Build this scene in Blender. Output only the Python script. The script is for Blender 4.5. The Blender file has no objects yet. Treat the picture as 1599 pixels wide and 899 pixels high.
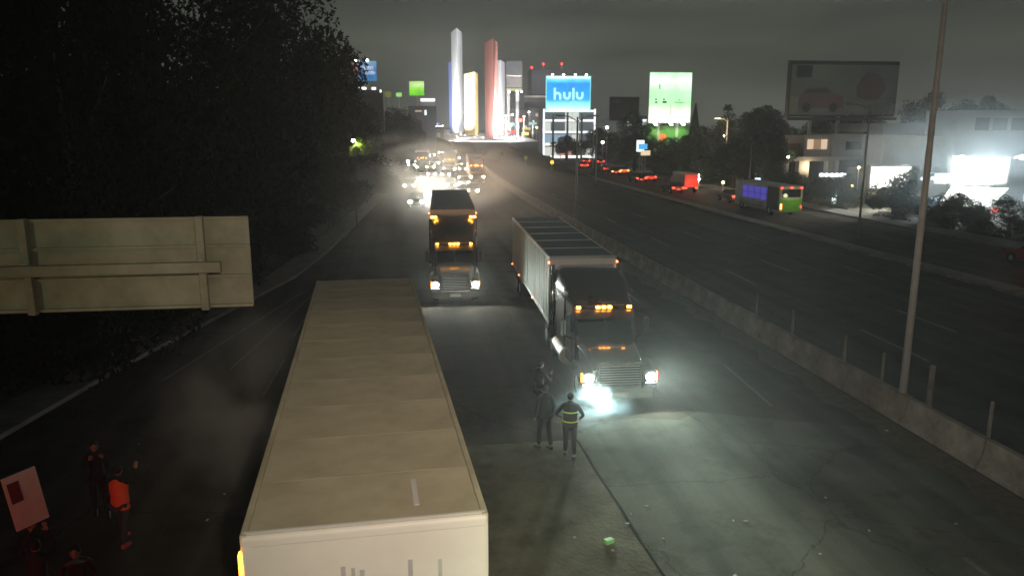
import bpy, bmesh, math, random
from mathutils import Vector, Matrix, noise
R=math.radians; PI=math.pi
random.seed(7)
S=bpy.context.scene
COL=S.collection

# ------------------------------------------------------------------ camera
CAM_H=8.3
cam=bpy.data.cameras.new('camera'); camo=bpy.data.objects.new('camera',cam); COL.objects.link(camo)
camo.location=(0,0,CAM_H); camo.rotation_euler=(R(90-11.75),0,R(-8.0))
cam.sensor_width=36; cam.lens=1200/1599*36; cam.clip_start=.1; cam.clip_end=4000
cam.dof.use_dof=True; cam.dof.focus_distance=17; cam.dof.aperture_fstop=1.5
S.camera=camo
S.view_settings.view_transform='Standard'; S.view_settings.look='None'
S.view_settings.exposure=0; S.view_settings.gamma=1
S.cycles.use_denoising=True; S.cycles.max_bounces=6; S.cycles.volume_bounces=0
S.cycles.sample_clamp_indirect=4; S.cycles.caustics_reflective=False; S.cycles.caustics_refractive=False

# ------------------------------------------------------------------ night sky
W=bpy.data.worlds.new('World'); S.world=W; W.use_nodes=True
nt=W.node_tree; nt.nodes.clear(); N=nt.nodes.new; L=nt.links.new
tc=N('ShaderNodeTexCoord'); sx=N('ShaderNodeSeparateXYZ'); L(tc.outputs['Generated'],sx.inputs[0])
rp=N('ShaderNodeValToRGB'); L(sx.outputs['Z'],rp.inputs[0])
e=rp.color_ramp.elements
e[0].position=0.0; e[0].color=(.102,.110,.094,1)
e[1].position=.55; e[1].color=(.018,.024,.024,1)
q=e.new(.10); q.color=(.084,.092,.068,1)
q=e.new(.24); q.color=(.031,.041,.043,1)
mp=N('ShaderNodeMapping'); mp.inputs['Scale'].default_value=(1.0,1.0,6.0); L(tc.outputs['Generated'],mp.inputs[0])
nz=N('ShaderNodeTexNoise'); nz.inputs['Scale'].default_value=2.6; nz.inputs['Detail'].default_value=4; L(mp.outputs[0],nz.inputs[0])
mr=N('ShaderNodeMapRange'); mr.inputs[1].default_value=.3; mr.inputs[2].default_value=.7; mr.inputs[3].default_value=.58; mr.inputs[4].default_value=1.36
L(nz.outputs['Fac'],mr.inputs[0])
mx=N('ShaderNodeMix'); mx.data_type='RGBA'; mx.blend_type='MULTIPLY'; mx.inputs[0].default_value=1
L(rp.outputs[0],mx.inputs[6]); L(mr.outputs[0],mx.inputs[7])
bg=N('ShaderNodeBackground'); bg.inputs[1].default_value=.92; L(mx.outputs[2],bg.inputs[0])
ou=N('ShaderNodeOutputWorld'); L(bg.outputs[0],ou.inputs[0])

# ------------------------------------------------------------------ materials
def mat(name,col,rough=.7,metal=0,var=.18,scale=3,bump=0,bscale=30,spec=.5,dirt=None,coat=0):
    m=bpy.data.materials.new(name); m.use_nodes=True; t=m.node_tree; b=t.nodes['Principled BSDF']
    b.inputs['Roughness'].default_value=rough; b.inputs['Metallic'].default_value=metal
    b.inputs['Specular IOR Level'].default_value=spec; b.inputs['Coat Weight'].default_value=coat
    c=t.nodes.new('ShaderNodeTexCoord'); n=t.nodes.new('ShaderNodeTexNoise'); n.inputs['Scale'].default_value=scale; n.inputs['Detail'].default_value=6
    n.inputs['Roughness'].default_value=.65
    t.links.new(c.outputs['Object'],n.inputs[0])
    r=t.nodes.new('ShaderNodeValToRGB'); t.links.new(n.outputs['Fac'],r.inputs[0])
    lo=dirt if dirt else tuple(x*(1-var) for x in col); hi=tuple(min(1,x*(1+var)) for x in col)
    r.color_ramp.elements[0].position=.3; r.color_ramp.elements[0].color=(*lo,1)
    r.color_ramp.elements[1].position=.7; r.color_ramp.elements[1].color=(*hi,1)
    t.links.new(r.outputs[0],b.inputs['Base Color'])
    if bump:
        n2=t.nodes.new('ShaderNodeTexNoise'); n2.inputs['Scale'].default_value=bscale; n2.inputs['Detail'].default_value=5
        t.links.new(c.outputs['Object'],n2.inputs[0]); bp=t.nodes.new('ShaderNodeBump'); bp.inputs['Strength'].default_value=bump
        bp.inputs['Distance'].default_value=.03
        t.links.new(n2.outputs['Fac'],bp.inputs['Height']); t.links.new(bp.outputs[0],b.inputs['Normal'])
    return m
def road(name,col,rough=.95):
    m=mat(name,col,rough,var=.30,scale=.35,bump=.9,bscale=25,spec=.10); t=m.node_tree; b=t.nodes['Principled BSDF']; N_=t.nodes.new; K=t.links.new
    src=b.inputs['Base Color'].links[0].from_socket; c=N_('ShaderNodeTexCoord')
    def layer(src,tex,lo,hi,a,bb,flip=0):
        r_=N_('ShaderNodeMapRange'); r_.inputs[1].default_value=lo; r_.inputs[2].default_value=hi; r_.inputs[3].default_value=a; r_.inputs[4].default_value=bb; K(tex,r_.inputs[0])
        x=N_('ShaderNodeMix'); x.data_type='RGBA'; x.blend_type='MULTIPLY'; x.inputs[0].default_value=1; K(src,x.inputs[6]); K(r_.outputs[0],x.inputs[7]); return x.outputs[2]
    mp=N_('ShaderNodeMapping'); mp.inputs['Scale'].default_value=(1.1,.018,1); K(c.outputs['Object'],mp.inputs[0])
    n=N_('ShaderNodeTexNoise'); n.inputs['Scale'].default_value=1; n.inputs['Detail'].default_value=5; K(mp.outputs[0],n.inputs[0])
    o=layer(src,n.outputs['Fac'],.35,.65,.62,1.30)                      # worn wheel tracks
    n3=N_('ShaderNodeTexNoise'); n3.inputs['Scale'].default_value=.55; n3.inputs['Detail'].default_value=7; n3.inputs['Roughness'].default_value=.7; K(c.outputs['Object'],n3.inputs[0])
    o=layer(o,n3.outputs['Fac'],.52,.62,1,.66)                            # oil stains
    v=N_('ShaderNodeTexVoronoi'); v.feature='DISTANCE_TO_EDGE'; v.inputs['Scale'].default_value=.22; v.inputs['Randomness'].default_value=1
    ad=N_('ShaderNodeMix'); ad.data_type='RGBA'; ad.blend_type='ADD'; ad.inputs[0].default_value=.9; K(c.outputs['Object'],ad.inputs[6]); K(n3.outputs['Color'],ad.inputs[7]); K(ad.outputs[2],v.inputs[0])
    o=layer(o,v.outputs['Distance'],.0,.006,.45,1)                        # cracks
    K(o,b.inputs['Base Color']); return m
def emis(name,col,st,base=(.02,.02,.02)):
    m=bpy.data.materials.new(name); m.use_nodes=True; b=m.node_tree.nodes['Principled BSDF']
    b.inputs['Base Color'].default_value=(*base,1); b.inputs['Emission Color'].default_value=(*col,1); b.inputs['Emission Strength'].default_value=st
    b.inputs['Roughness'].default_value=.4
    return m
M=dict(
 asphalt=road('asphalt',(.068,.058,.047)),
 asphalt_old=mat('old_asphalt',(.120,.115,.085),.95,var=.5,scale=.9,bump=.7,bscale=9,spec=.1),
 asphalt_dark=road('dark_asphalt',(.048,.047,.045)),
 ground=mat('earth',(.045,.042,.030),.95,var=.4,scale=.2),
 tar=mat('tar',(.010,.010,.010),1,spec=.05),
 paint=mat('road_paint',(.15,.145,.125),.8,var=.4,scale=6),
 concrete=mat('concrete',(.20,.175,.14),.9,var=.3,scale=1.5,bump=.6,bscale=14,dirt=(.085,.07,.055)),
 kerb=mat('kerb_concrete',(.22,.21,.18),.9,var=.35,scale=1.2,bump=.4),
 dirt=mat('dirt',(.075,.060,.040),.95,var=.5,scale=4,bump=1,bscale=12),
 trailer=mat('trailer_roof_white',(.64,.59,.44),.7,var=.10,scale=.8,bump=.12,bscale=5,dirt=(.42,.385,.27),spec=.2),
 trailer_front=mat('trailer_front_white',(.80,.80,.78),.5,var=.05,scale=2),
 alu=mat('aluminium',(.52,.54,.54),.38,metal=.75,var=.12,scale=2),
 panel=mat('trailer_side_panel',(.50,.56,.50),.6,metal=.1,var=.12,scale=1.5,bump=.1,bscale=8),
 roofdark=mat('trailer_roof_dark',(.075,.085,.085),.5,var=.3,scale=1.5),
 chrome=mat('chrome',(.75,.75,.75),.14,metal=1,var=.03),
 black=mat('black_paint',(.014,.013,.014),.22,var=.2,coat=.6),
 brownpaint=mat('dark_brown_paint',(.035,.022,.018),.25,var=.2,coat=.6),
 greypaint=mat('grey_paint',(.10,.085,.075),.3,coat=.5),
 redpaint=mat('red_paint',(.35,.03,.02),.35,coat=.3),
 whitepaint=mat('white_paint',(.62,.62,.60),.4,var=.08),
 silver=mat('silver_paint',(.35,.36,.37),.3,metal=.4),
 orangepaint=mat('orange_paint',(.42,.13,.03),.4),
 greenpaint=mat('lime_green_paint',(.22,.62,.04),.4),
 violetglow=emis('violet_lit_windows',(.10,.07,.75),.42,(.07,.06,.5)),  # bus window panels given their own violet glow for the light inside
 plastic=mat('black_plastic',(.02,.02,.02),.6),
 rubber=mat('rubber',(.018,.018,.018),.85),
 glass=mat('dark_window_glass',(.012,.014,.016),.06,var=.02,spec=.8),
 steel=mat('galvanised_steel',(.42,.42,.39),.55,metal=.0,var=.15,bump=.1),
 signback=mat('sign_back_aluminium',(.35,.37,.28),.75,metal=.0,var=.16,scale=.9,dirt=(.20,.21,.15),spec=.15),
 foliage=mat('dark_foliage',(.014,.019,.007),.95,var=.6,scale=.8,spec=.05),
 foliage2=mat('green_foliage',(.045,.070,.026),.9,var=.6,scale=.8,spec=.1),
 bark=mat('bark',(.09,.065,.045),.9,bump=.6),
 grass=mat('grass_bank',(.035,.048,.020),.95,var=.5,scale=1.5,bump=1,bscale=6),
 plaza=mat('plaza_concrete',(.62,.62,.62),.8,var=.1),
 stucco=mat('pale_stucco',(.42,.39,.35),.85,var=.12,bump=.2),
 stucco2=mat('grey_render',(.30,.30,.31),.85,var=.12,bump=.2),
 brick=mat('reddish_render',(.20,.12,.10),.85,var=.2),
 darkbld=mat('dark_cladding',(.045,.048,.055),.5,var=.2),
 tw=mat('tower_white',(.78,.80,.84),.85,var=.03,bump=.15,bscale=1),
 tb=mat('tower_blue',(.16,.27,.78),.85,var=.04,bump=.15,bscale=1),
 ty=mat('tower_yellow',(.80,.57,.22),.85,var=.04,bump=.15,bscale=1),
 tr=mat('tower_red',(.74,.30,.26),.85,var=.04,bump=.15,bscale=1),
 skin=mat('skin',(.32,.17,.11),.6,var=.08),
 hair=mat('hair',(.015,.012,.010),.8),
 vest=mat('orange_vest',(.85,.10,.03),.7,var=.08),
 darkcloth=mat('dark_cloth',(.016,.015,.018),.9,var=.2,bump=.3),
 jeans=mat('dark_jeans',(.035,.038,.055),.9,var=.2,bump=.3),
 lime=mat('lime_reflective_cloth',(.62,.85,.08),.5,var=.05),
 shoe=mat('red_shoe',(.45,.05,.05),.7),
 paper=mat('paper',(.75,.70,.66),.8,var=.08,scale=5),
 print_=mat('dark_red_print',(.16,.03,.03),.8),
 litter=mat('litter_white',(.45,.45,.42),.7),
 littergreen=mat('litter_green',(.25,.60,.20),.6),
 bill_dark=mat('unlit_poster',(.18,.20,.17),.8,var=.25,scale=.2),
 bill_red=mat('unlit_poster_red',(.15,.09,.09),.8,var=.2,scale=.3),
 bill_black=mat('unlit_poster_black',(.03,.035,.03),.8),
 yellowsign=mat('chevron_yellow',(.75,.58,.05),.5),
 pale_print=mat('pale_print',(.48,.50,.53),.7),
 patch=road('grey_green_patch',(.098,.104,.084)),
 wood=mat('stick_wood',(.25,.17,.10),.8),
 hl=emis('headlight_white',(1,.97,.86),60),
 hlc=emis('headlight_cool',(.90,1,.95),160),
 hlw=emis('headlight_warm',(1,.82,.52),120),
 hlb=emis('headlight_blue_white',(.75,.88,1),90),
 amber=emis('amber_lamp',(1,.36,.03),30),
 amber2=emis('amber_lamp_soft',(1,.36,.03),7),
 turn=emis('turn_signal_red_orange',(1,.18,.06),10),
 red=emis('tail_lamp_red',(1,.04,.02),9),
 reds=emis('tail_lamp_red_soft',(1,.06,.04),3.2),
 door_glow=emis('red_glow_door',(.9,.09,.05),.55,(.4,.05,.04)),  # brake light on the van door, put in as emission
 warmwin=emis('warm_lit_window',(1,.72,.48),.75),
 whitelit=emis('white_lit_panel',(1,.97,.88),2.2),
 whitelit2=emis('cool_lit_panel',(.88,.95,1),1.6),
 lampw=emis('lamp_white',(1,.97,.85),25),
 lampa=emis('lamp_amber',(1,.62,.25),16),
 beacon=emis('red_beacon',(1,.03,.03),8),
 bluelamp=emis('blue_beacon',(.15,.25,1),9),
)
def zgrad(name,stops,z0,z1,st,axis='Z'):
    """flat print of a backlit sign: colour runs along one axis of the panel"""
    m=bpy.data.materials.new(name); m.use_nodes=True; t=m.node_tree; b=t.nodes['Principled BSDF']
    c=t.nodes.new('ShaderNodeTexCoord'); s=t.nodes.new('ShaderNodeSeparateXYZ'); t.links.new(c.outputs['Object'],s.inputs[0])
    r=t.nodes.new('ShaderNodeMapRange'); r.inputs[1].default_value=z0; r.inputs[2].default_value=z1; t.links.new(s.outputs[axis],r.inputs[0])
    k=t.nodes.new('ShaderNodeValToRGB'); t.links.new(r.outputs[0],k.inputs[0])
    el=k.color_ramp.elements; el[0].position=stops[0][0]; el[0].color=(*stops[0][1],1); el[1].position=stops[-1][0]; el[1].color=(*stops[-1][1],1)
    for p_,c_ in stops[1:-1]: q=el.new(p_); q.color=(*c_,1)
    n=t.nodes.new('ShaderNodeTexNoise'); n.inputs['Scale'].default_value=.35; t.links.new(c.outputs['Object'],n.inputs[0])
    r2=t.nodes.new('ShaderNodeMapRange'); r2.inputs[3].default_value=.55*st; r2.inputs[4].default_value=1.4*st; t.links.new(n.outputs['Fac'],r2.inputs[0])
    b.inputs['Base Color'].default_value=(.05,.05,.05,1)
    t.links.new(k.outputs[0],b.inputs['Emission Color']); t.links.new(r2.outputs[0],b.inputs['Emission Strength'])
    return m

# ------------------------------------------------------------------ mesh helpers
class MB:
    def __init__(s): s.v=[]; s.f=[]
    def add(s,vs,fs):
        k=len(s.v); s.v+= [tuple(v) for v in vs]; s.f+=[tuple(i+k for i in f) for f in fs]; return s
    def box(s,x0,x1,y0,y1,z0,z1):
        return s.add([(x0,y0,z0),(x1,y0,z0),(x1,y1,z0),(x0,y1,z0),(x0,y0,z1),(x1,y0,z1),(x1,y1,z1),(x0,y1,z1)],
          [(0,3,2,1),(4,5,6,7),(0,1,5,4),(1,2,6,5),(2,3,7,6),(3,0,4,7)])
    def cb(s,x,y,z,sx,sy,sz): return s.box(x-sx/2,x+sx/2,y-sy/2,y+sy/2,z-sz/2,z+sz/2)
    def loft(s,rings,cap=True):
        n=len(rings[0]); k=len(s.v)
        for r in rings: s.v+=[tuple(p) for p in r]
        for i in range(len(rings)-1):
            for j in range(n):
                a=k+i*n+j; b=k+i*n+(j+1)%n; s.f.append((a,b,b+n,a+n))
        if cap: s.f.append(tuple(k+j for j in reversed(range(n)))); s.f.append(tuple(k+(len(rings)-1)*n+j for j in range(n)))
        return s
    def cyl(s,p0,p1,r0,r1=None,n=10):
        r1=r0 if r1 is None else r1
        p0=Vector(p0); p1=Vector(p1); d=(p1-p0).normalized(); u=d.orthogonal().normalized(); w=d.cross(u)
        ring=lambda p,r:[p+(u*math.cos(2*PI*i/n)+w*math.sin(2*PI*i/n))*r for i in range(n)]
        return s.loft([ring(p0,r0),ring(p1,r1)])
    def path(s,pts,r,n=8):
        for a,b in zip(pts[:-1],pts[1:]): s.cyl(a,b,r,n=n)
        return s
    def ball(s,c,rx,ry=None,rz=None,n=10,m=6):
        ry=ry or rx; rz=rz or rx; rings=[]
        for i in range(1,m):
            a=PI*i/m; rings.append([(c[0]+rx*math.sin(a)*math.cos(2*PI*j/n),c[1]+ry*math.sin(a)*math.sin(2*PI*j/n),c[2]-rz*math.cos(a)) for j in range(n)])
        return s.loft(rings)
    def prof_x(s,prof,x0,x1):   # profile in (y,z) extruded along x
        return s.loft([[(x0,y,z) for y,z in prof],[(x1,y,z) for y,z in prof]])
    def prof_y(s,prof,y0,y1):
        return s.loft([[(x,y0,z) for x,z in prof],[(x,y1,z) for x,z in prof]])
    def build(s,name,m,parent=None,bevel=0,smooth=False):
        me=bpy.data.meshes.new(name); me.from_pydata(s.v,[],s.f); me.validate()
        bm=bmesh.new(); bm.from_mesh(me); bmesh.ops.recalc_face_normals(bm,faces=bm.faces); bm.to_mesh(me); bm.free()
        me.materials.append(M[m] if isinstance(m,str) else m)
        if smooth:
            for p in me.polygons: p.use_smooth=True
        o=bpy.data.objects.new(name,me); COL.objects.link(o)
        if parent: o.parent=parent
        if bevel:
            b=o.modifiers.new('bevel','BEVEL'); b.width=bevel; b.segments=2; b.limit_method='ANGLE'; b.angle_limit=R(35)
        return o
def B(x0,x1,y0,y1,z0,z1): return MB().box(x0,x1,y0,y1,z0,z1)
def tag(o,label=None,cat=None,group=None,kind=None):
    if label: o['label']=label
    if cat: o['category']=cat
    if group: o['group']=group
    if kind: o['kind']=kind
    return o
def T(name,label,cat,loc=(0,0,0),rz=0,group=None):
    o=bpy.data.objects.new(name,None); COL.objects.link(o); o.location=loc; o.rotation_euler=(0,0,rz); o.empty_display_size=.2
    return tag(o,label,cat,group)
KIDS={}
def kids(o): return [c for c in bpy.data.objects if c.parent is o]
def copy_tree(o,parent=None):
    c=o.copy(); COL.objects.link(c)
    if parent: c.parent=parent
    for ch in kids(o): copy_tree(ch,c)
    return c
def dup(o,loc,rz,label,group=None,scale=None):
    c=copy_tree(o); c.location=loc; c.rotation_euler=(0,0,rz); c['label']=label
    if group: c['group']=group
    elif 'group' in c: del c['group']
    if scale: c.scale=scale
    return c
def inst(src,parent,loc):     # a further piece sharing its mesh
    c=src.copy(); COL.objects.link(c); c.parent=parent; c.location=loc; return c
def spot(parent,loc,dir_,power,ang=90,blend=.4,col=(1,1,1),size=.05,name='lamp_light'):
    l=bpy.data.lights.new(name,'SPOT'); l.energy=power; l.spot_size=R(ang); l.spot_blend=blend; l.color=col; l.shadow_soft_size=size
    o=bpy.data.objects.new(name,l); COL.objects.link(o); o.location=loc
    o.rotation_euler=Vector(dir_).to_track_quat('-Z','Y').to_euler()
    if parent: o.parent=parent
    return o
def point(parent,loc,power,col=(1,1,1),size=.1,name='lamp_light'):
    l=bpy.data.lights.new(name,'POINT'); l.energy=power; l.color=col; l.shadow_soft_size=size
    o=bpy.data.objects.new(name,l); COL.objects.link(o); o.location=loc
    if parent: o.parent=parent
    return o
def sheet(name,pts,z,m,kind='structure',sub=0):
    mb=MB(); mb.add([(x,y,z) for x,y in pts],[tuple(range(len(pts)))]); o=mb.build(name,m); tag(o,kind=kind); return o

# ------------------------------------------------------------------ street lamp behind the camera (lights the near roof and sign)
def behind_lamp(x,y,h,label,heads):
    t=T('street_lamp',label,'street lamp',(x,y,0))
    MB().cyl((0,0,0),(0,0,h),.12,.07,12).build('pole','steel',t)
    MB().path([(0,0,h-.1),(0,.5,h+.15),(0,1.0,h+.2)],.05).build('arm','steel',t)
    B(-.16,.16,.8,1.5,h+.12,h+.26).build('lamp_head','steel',t,.03)
    B(-.13,.13,.86,1.44,h+.10,h+.118).build('lens','lampw',t)
    for d,p,a,bl,c in heads: spot(t,(0,1.15,h+.02),d,p,a,bl,c,.10)
    return t
def aim(src,dst): return Vector(dst)-Vector(src)
behind_lamp(1.6,-5.5,10.3,'tall street lamp on the near side of the footbridge, above the trailer',
   [(aim((1.6,-4.35,10.3),(-.45,8.1,4.15)),1750,23,.3,(1,.88,.58)),
    (aim((1.6,-4.35,10.3),(4.0,10.0,0)),5200,34,1,(.86,1,.58)),
    (aim((1.6,-4.35,10.3),(13,52,0)),6000,76,1,(1,.76,.60))])  # wide warm spot added to lift the road and its haze
behind_lamp(-9.5,-1.5,8.4,'street lamp left of the footbridge, beside the back of the road sign',
   [(aim((-9.5,-.35,8.4),(-6.2,12,6.35)),470,32,.6,(1,1,.60))])

# ------------------------------------------------------------------ ground and roads
def bend(y): return 0 if y<70 else 3.3e-4*(y-70)**2
def strip(name,xa,xb,y0,y1,z,m,step=10,follow=1,kind='structure'):
    mb=MB(); ys=[]; y=y0
    while y<y1: ys.append(y); y+=step
    ys.append(y1)
    fa=xa if callable(xa) else (lambda y:xa+follow*bend(y)); fb=xb if callable(xb) else (lambda y:xb+follow*bend(y))
    v=[]
    for y in ys: v+=[(fa(y),y,z),(fb(y),y,z)]
    mb.add(v,[(2*i,2*i+1,2*i+3,2*i+2) for i in range(len(ys)-1)])
    o=mb.build(name,m); tag(o,kind=kind); return o
g=MB().add([(-900,-60,-.012),(1200,-60,-.012),(1200,1500,-.012),(-900,1500,-.012)],[(0,1,2,3)]).build('ground','ground'); tag(g,kind='structure')
def left_edge(y):
    if y<22: return -11.3
    if y<46: return -11.3+(y-22)/24*5.6
    if y<120: return -5.7+(y-46)/74*5.0
    return -.7+bend(y)-bend(120)
strip('left_carriageway',left_edge,lambda y:13.95+bend(y),-30,420,0,'asphalt')
strip('right_carriageway',lambda y:14.4+bend(y),lambda y:30.5+.2*bend(y),-30,420,0,'asphalt_dark')
strip('service_road',lambda y:31.8+.5*bend(y) ,lambda y:42+.9*bend(y),-30,420,0,'asphalt')
strip('old_asphalt_lane',lambda y:.3,lambda y:4.47+.03*(18-y),-5,19.2,.004,'asphalt_old')
strip('joint_line',lambda y:4.47+.03*(18-y)+.02*math.sin(y*2.1),lambda y:4.53+.03*(18-y)+.02*math.sin(y*2.1+.6)+.012*math.sin(y*9),-5,24,.006,'tar',step=.4)
o=strip('roadside_dirt',lambda y:12.9+.18*math.sin(y*1.7)+.1*math.sin(y*4.1),lambda y:13.78,4,60,.008,'dirt',step=.5)
sheet('pale_road_sheet',[(5.68,-20),(13.0,-20),(12.95,6),(12.9,18.9),(10.4,19.9),(8.5,20.75),(7.75,20.2),(6.6,20.5),(4.47,20.3)],.004,'patch')  # paler grey-green sheet with a hard far edge
# raised separator with kerbs between the carriageway and the service road
mb=MB()
for i in range(0,40):
    y0=-20+i*10; y1=y0+10
    a=30.5+.2*bend(y0); b=30.5+.2*bend(y1); c=31.8+.5*bend(y0); d=31.8+.5*bend(y1)
    mb.add([(a,y0,0),(b,y1,0),(d,y1,0),(c,y0,0),(a,y0,.16),(b,y1,.16),(d,y1,.16),(c,y0,.16)],[(4,7,6,5),(0,4,5,1),(3,2,6,7)])
tag(mb.build('separator_kerb','kerb'),kind='structure')
mb=MB()
for i in range(0,30):
    y0=-20+i*8; y1=y0+8; a=42+.9*bend(y0); b=42+.9*bend(y1)
    mb.add([(a,y0,0),(b,y1,0),(b+2.6,y1,0),(a+2.6,y0,0),(a,y0,.14),(b,y1,.14),(b+2.6,y1,.14),(a+2.6,y0,.14)],[(4,7,6,5),(0,4,5,1),(3,2,6,7)])
tag(mb.build('pavement','kerb'),kind='structure')
mb=MB()
for i in range(0,26):
    y0=-20+i*8; y1=y0+8; a=left_edge(y0); b=left_edge(y1)
    mb.add([(a-1.6,y0,0),(b-1.6,y1,0),(b,y1,0),(a,y0,0),(a-1.6,y0,.14),(b-1.6,y1,.14),(b,y1,.14),(a,y0,.14)],[(4,7,6,5),(0,4,5,1),(3,2,6,7)])
tag(mb.build('left_pavement','kerb'),kind='structure')
# lane markings
def mark(x0,y0,x1,y1,w=.12,z=.005):
    d=Vector((x1-x0,y1-y0)).normalized(); n=Vector((-d.y,d.x))*w/2
    mb=MB().add([(x0-n.x,y0-n.y,z),(x1-n.x,y1-n.y,z),(x1+n.x,y1+n.y,z),(x0+n.x,y0+n.y,z)],[(0,1,2,3)])
    o=mb.build('lane_marking','paint'); tag(o,kind='structure')
for y in range(-6,110,14): # right carriageway dashes
    mark(18.75+bend(y),y+2.5,18.9+bend(y),y+7); mark(22.6+bend(y),y+6,22.6+bend(y),y+10); mark(26.6+bend(y),y+3,26.6+bend(y),y+7,.1)
mark(11.2,25.1,10.95,20.9,.09); mark(10.76,12.4,10.8,9.5,.12); mark(11.3,40,11.2,35.5,.09); mark(11.3,55,11.2,50.5,.09)
for y in (24,31,38,60,70,82): mark(-4.6,y,-4.5,y+4,.09)
mark(-8.2,26,-5.3,40,.08); mark(-6.2,27,-4.4,42,.07); mark(.3,35,.9,35.1,.07)
# solid edge line of the service road
strip('edge_line',lambda y:32.15+.5*bend(y),lambda y:32.27+.5*bend(y),0,200,.005,'paint')

# ------------------------------------------------------------------ concrete median barrier
bar=T('concrete_barrier','low concrete median barrier dividing the two carriageways','barrier',(0,0,0))
prof=[(-.29,0),(.29,0),(.29,.10),(.15,.32),(.09,.80),(-.09,.80),(-.15,.32),(-.29,.10)]
sg=MB().prof_y(prof,.02,2.98).build('barrier_segment','concrete',bar,.015); sg.location=(14.15,4,0)
y=7
while y<98:
    s_=inst(sg,bar,(14.15+bend(y+1.5)+random.uniform(-.012,.012),y,random.uniform(-.02,.0))); s_.rotation_euler=(0,0,-math.atan((bend(y+3)-bend(y))/3)+random.uniform(-.004,.004)); y+=3
mb=MB(); rings=[]
for i in range(0,34):
    yy=y+i*7; rings.append([(14.15+bend(yy)+px,yy,pz) for px,pz in prof])
o=mb.loft(rings).build('far_barrier_run','concrete',bar); tag(o,kind='stuff')
# slim posts standing behind the barrier
ps=[(14.75,28.2,'nearest the middle of the carriageway view'),(14.8,25.4,'')]
lab=['slim grey marker post behind the barrier, farthest of the row','slim marker post, second farthest behind the barrier','slim marker post behind the barrier midway along the row','slim marker post just left of the tall lamp pole','thicker wooden-looking marker post right of the tall lamp pole','slim marker post behind the barrier at the right, nearest of the row']
for i,(px,py,h) in enumerate([(14.8,30.2,1.35),(14.75,27.0,1.4),(14.75,23.4,1.35),(14.7,21.2,1.4),(15.1,19.5,1.5),(14.9,16.9,1.35)]):
    t=T('marker_post',lab[i],'post',(px,py,0),group='marker posts along the median barrier')
    r=.05 if i!=4 else .085
    MB().cyl((0,0,0),(0,0,h),r,r*.9,8).build('post','kerb' if i!=4 else 'concrete',t)
    MB().cyl((0,0,h),(0,0,h+.05),r*1.15,r*.7,8).build('cap','kerb',t)

# ------------------------------------------------------------------ street lamps
def lamp(x,y,h,label,rot=0,heads=((1,None),(-1,None)),r=.13,arm=1.3,group='tall street lamps along the highway',z0=0):
    t=T('street_lamp',label,'street lamp',(x,y,z0),rot,group)
    MB().cyl((0,0,0),(0,0,.35),r*1.8,r*1.7,12).build('base','concrete',t)
    MB().cyl((0,0,.3),(0,0,h),r,r*.55,12).build('pole','steel',t,smooth=True)
    for sgn,lit in heads:
        MB().path([(0,0,h-.4),(sgn*arm*.5,0,h+.0),(sgn*arm,0,h+.1)],.04).build('arm','steel',t)
        hd=MB().loft([[(sgn*arm-.05*sgn,-.12,h+.05),(sgn*arm-.05*sgn,.12,h+.05),(sgn*arm-.05*sgn,.10,h+.17),(sgn*arm-.05*sgn,-.10,h+.17)],
                   [(sgn*(arm+.6),-.15,h+.07),(sgn*(arm+.6),.15,h+.07),(sgn*(arm+.6),.08,h+.17),(sgn*(arm+.6),-.08,h+.17)]]).build('lamp_head','whitepaint',t)
        x0,x1=sorted((sgn*(arm+.1),sgn*(arm+.5)))
        B(x0,x1,-.1,.1,h+.02,h+.045).build('lens',lit or 'glass',hd)
        if lit: point(t,(sgn*(arm+.3),0,h-.25),900 if lit=='lampa' else 1200,(1,.75,.42),.15)
    return t
lamp(14.2,19.45,11.9,'tall grey lamp pole rising from the median barrier at the right',r=.115)
lamp(14.5+bend(64),64,9.2,'grey double-armed lamp pole on the median barrier, farther up the road')
lamp(33.9,53.4,9.9,'slim double-armed lamp pole at the edge of the service road, before the bright shop',heads=((1,None),(-1,None)),r=.09)
lamp(46.6,108,9.6,'double-armed lamp pole with one amber lamp lit, beside the dark billboard',heads=((1,None),(-1,'lampa')),r=.12,arm=1.4)
lamp(27.8,110,9.4,'pale lamp pole in front of the trees right of the lit office',heads=((1,None),),r=.12)
lamp(37.2,150,9.0,'lamp pole before the small dark poster billboard',heads=((1,None),),r=.1)
lamp(43.0,92,7.0,'slim pole by the pavement among the trees below the green-lit billboard',heads=(),r=.06)

# ------------------------------------------------------------------ road sign seen from behind
t=T('road_sign','back of a wide metal road sign on a horizontal arm at the left','road sign',(0,12,0))
zs=[5.64,6.10,6.56,6.98]
for i in range(3):
    B(-8.4,-2.34,.02,.05,zs[i]+.006,zs[i+1]-.006).build('sign_panel','signback',t)
for z in zs:
    B(-8.4,-2.34,-.035,.019,z-.022,z+.022).build('panel_rib','signback',t)
for x in (-7.9,-5.46,-3.02):
    B(x-.055,x+.055,-.15,-.037,5.60,7.02).build('upright','signback',t,.01)
    MB().cyl((x,-.19,6.28),(x,-.14,6.28),.10,.10,8).build('clamp','steel',t)
B(-10.4,-2.72,-.31,-.19,6.20,6.36).build('arm','signback',t,.015)
MB().cyl((-10.4,-.25,0),(-10.4,-.25,7.3),.16,.13,14).build('column','steel',t,smooth=True)

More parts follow.
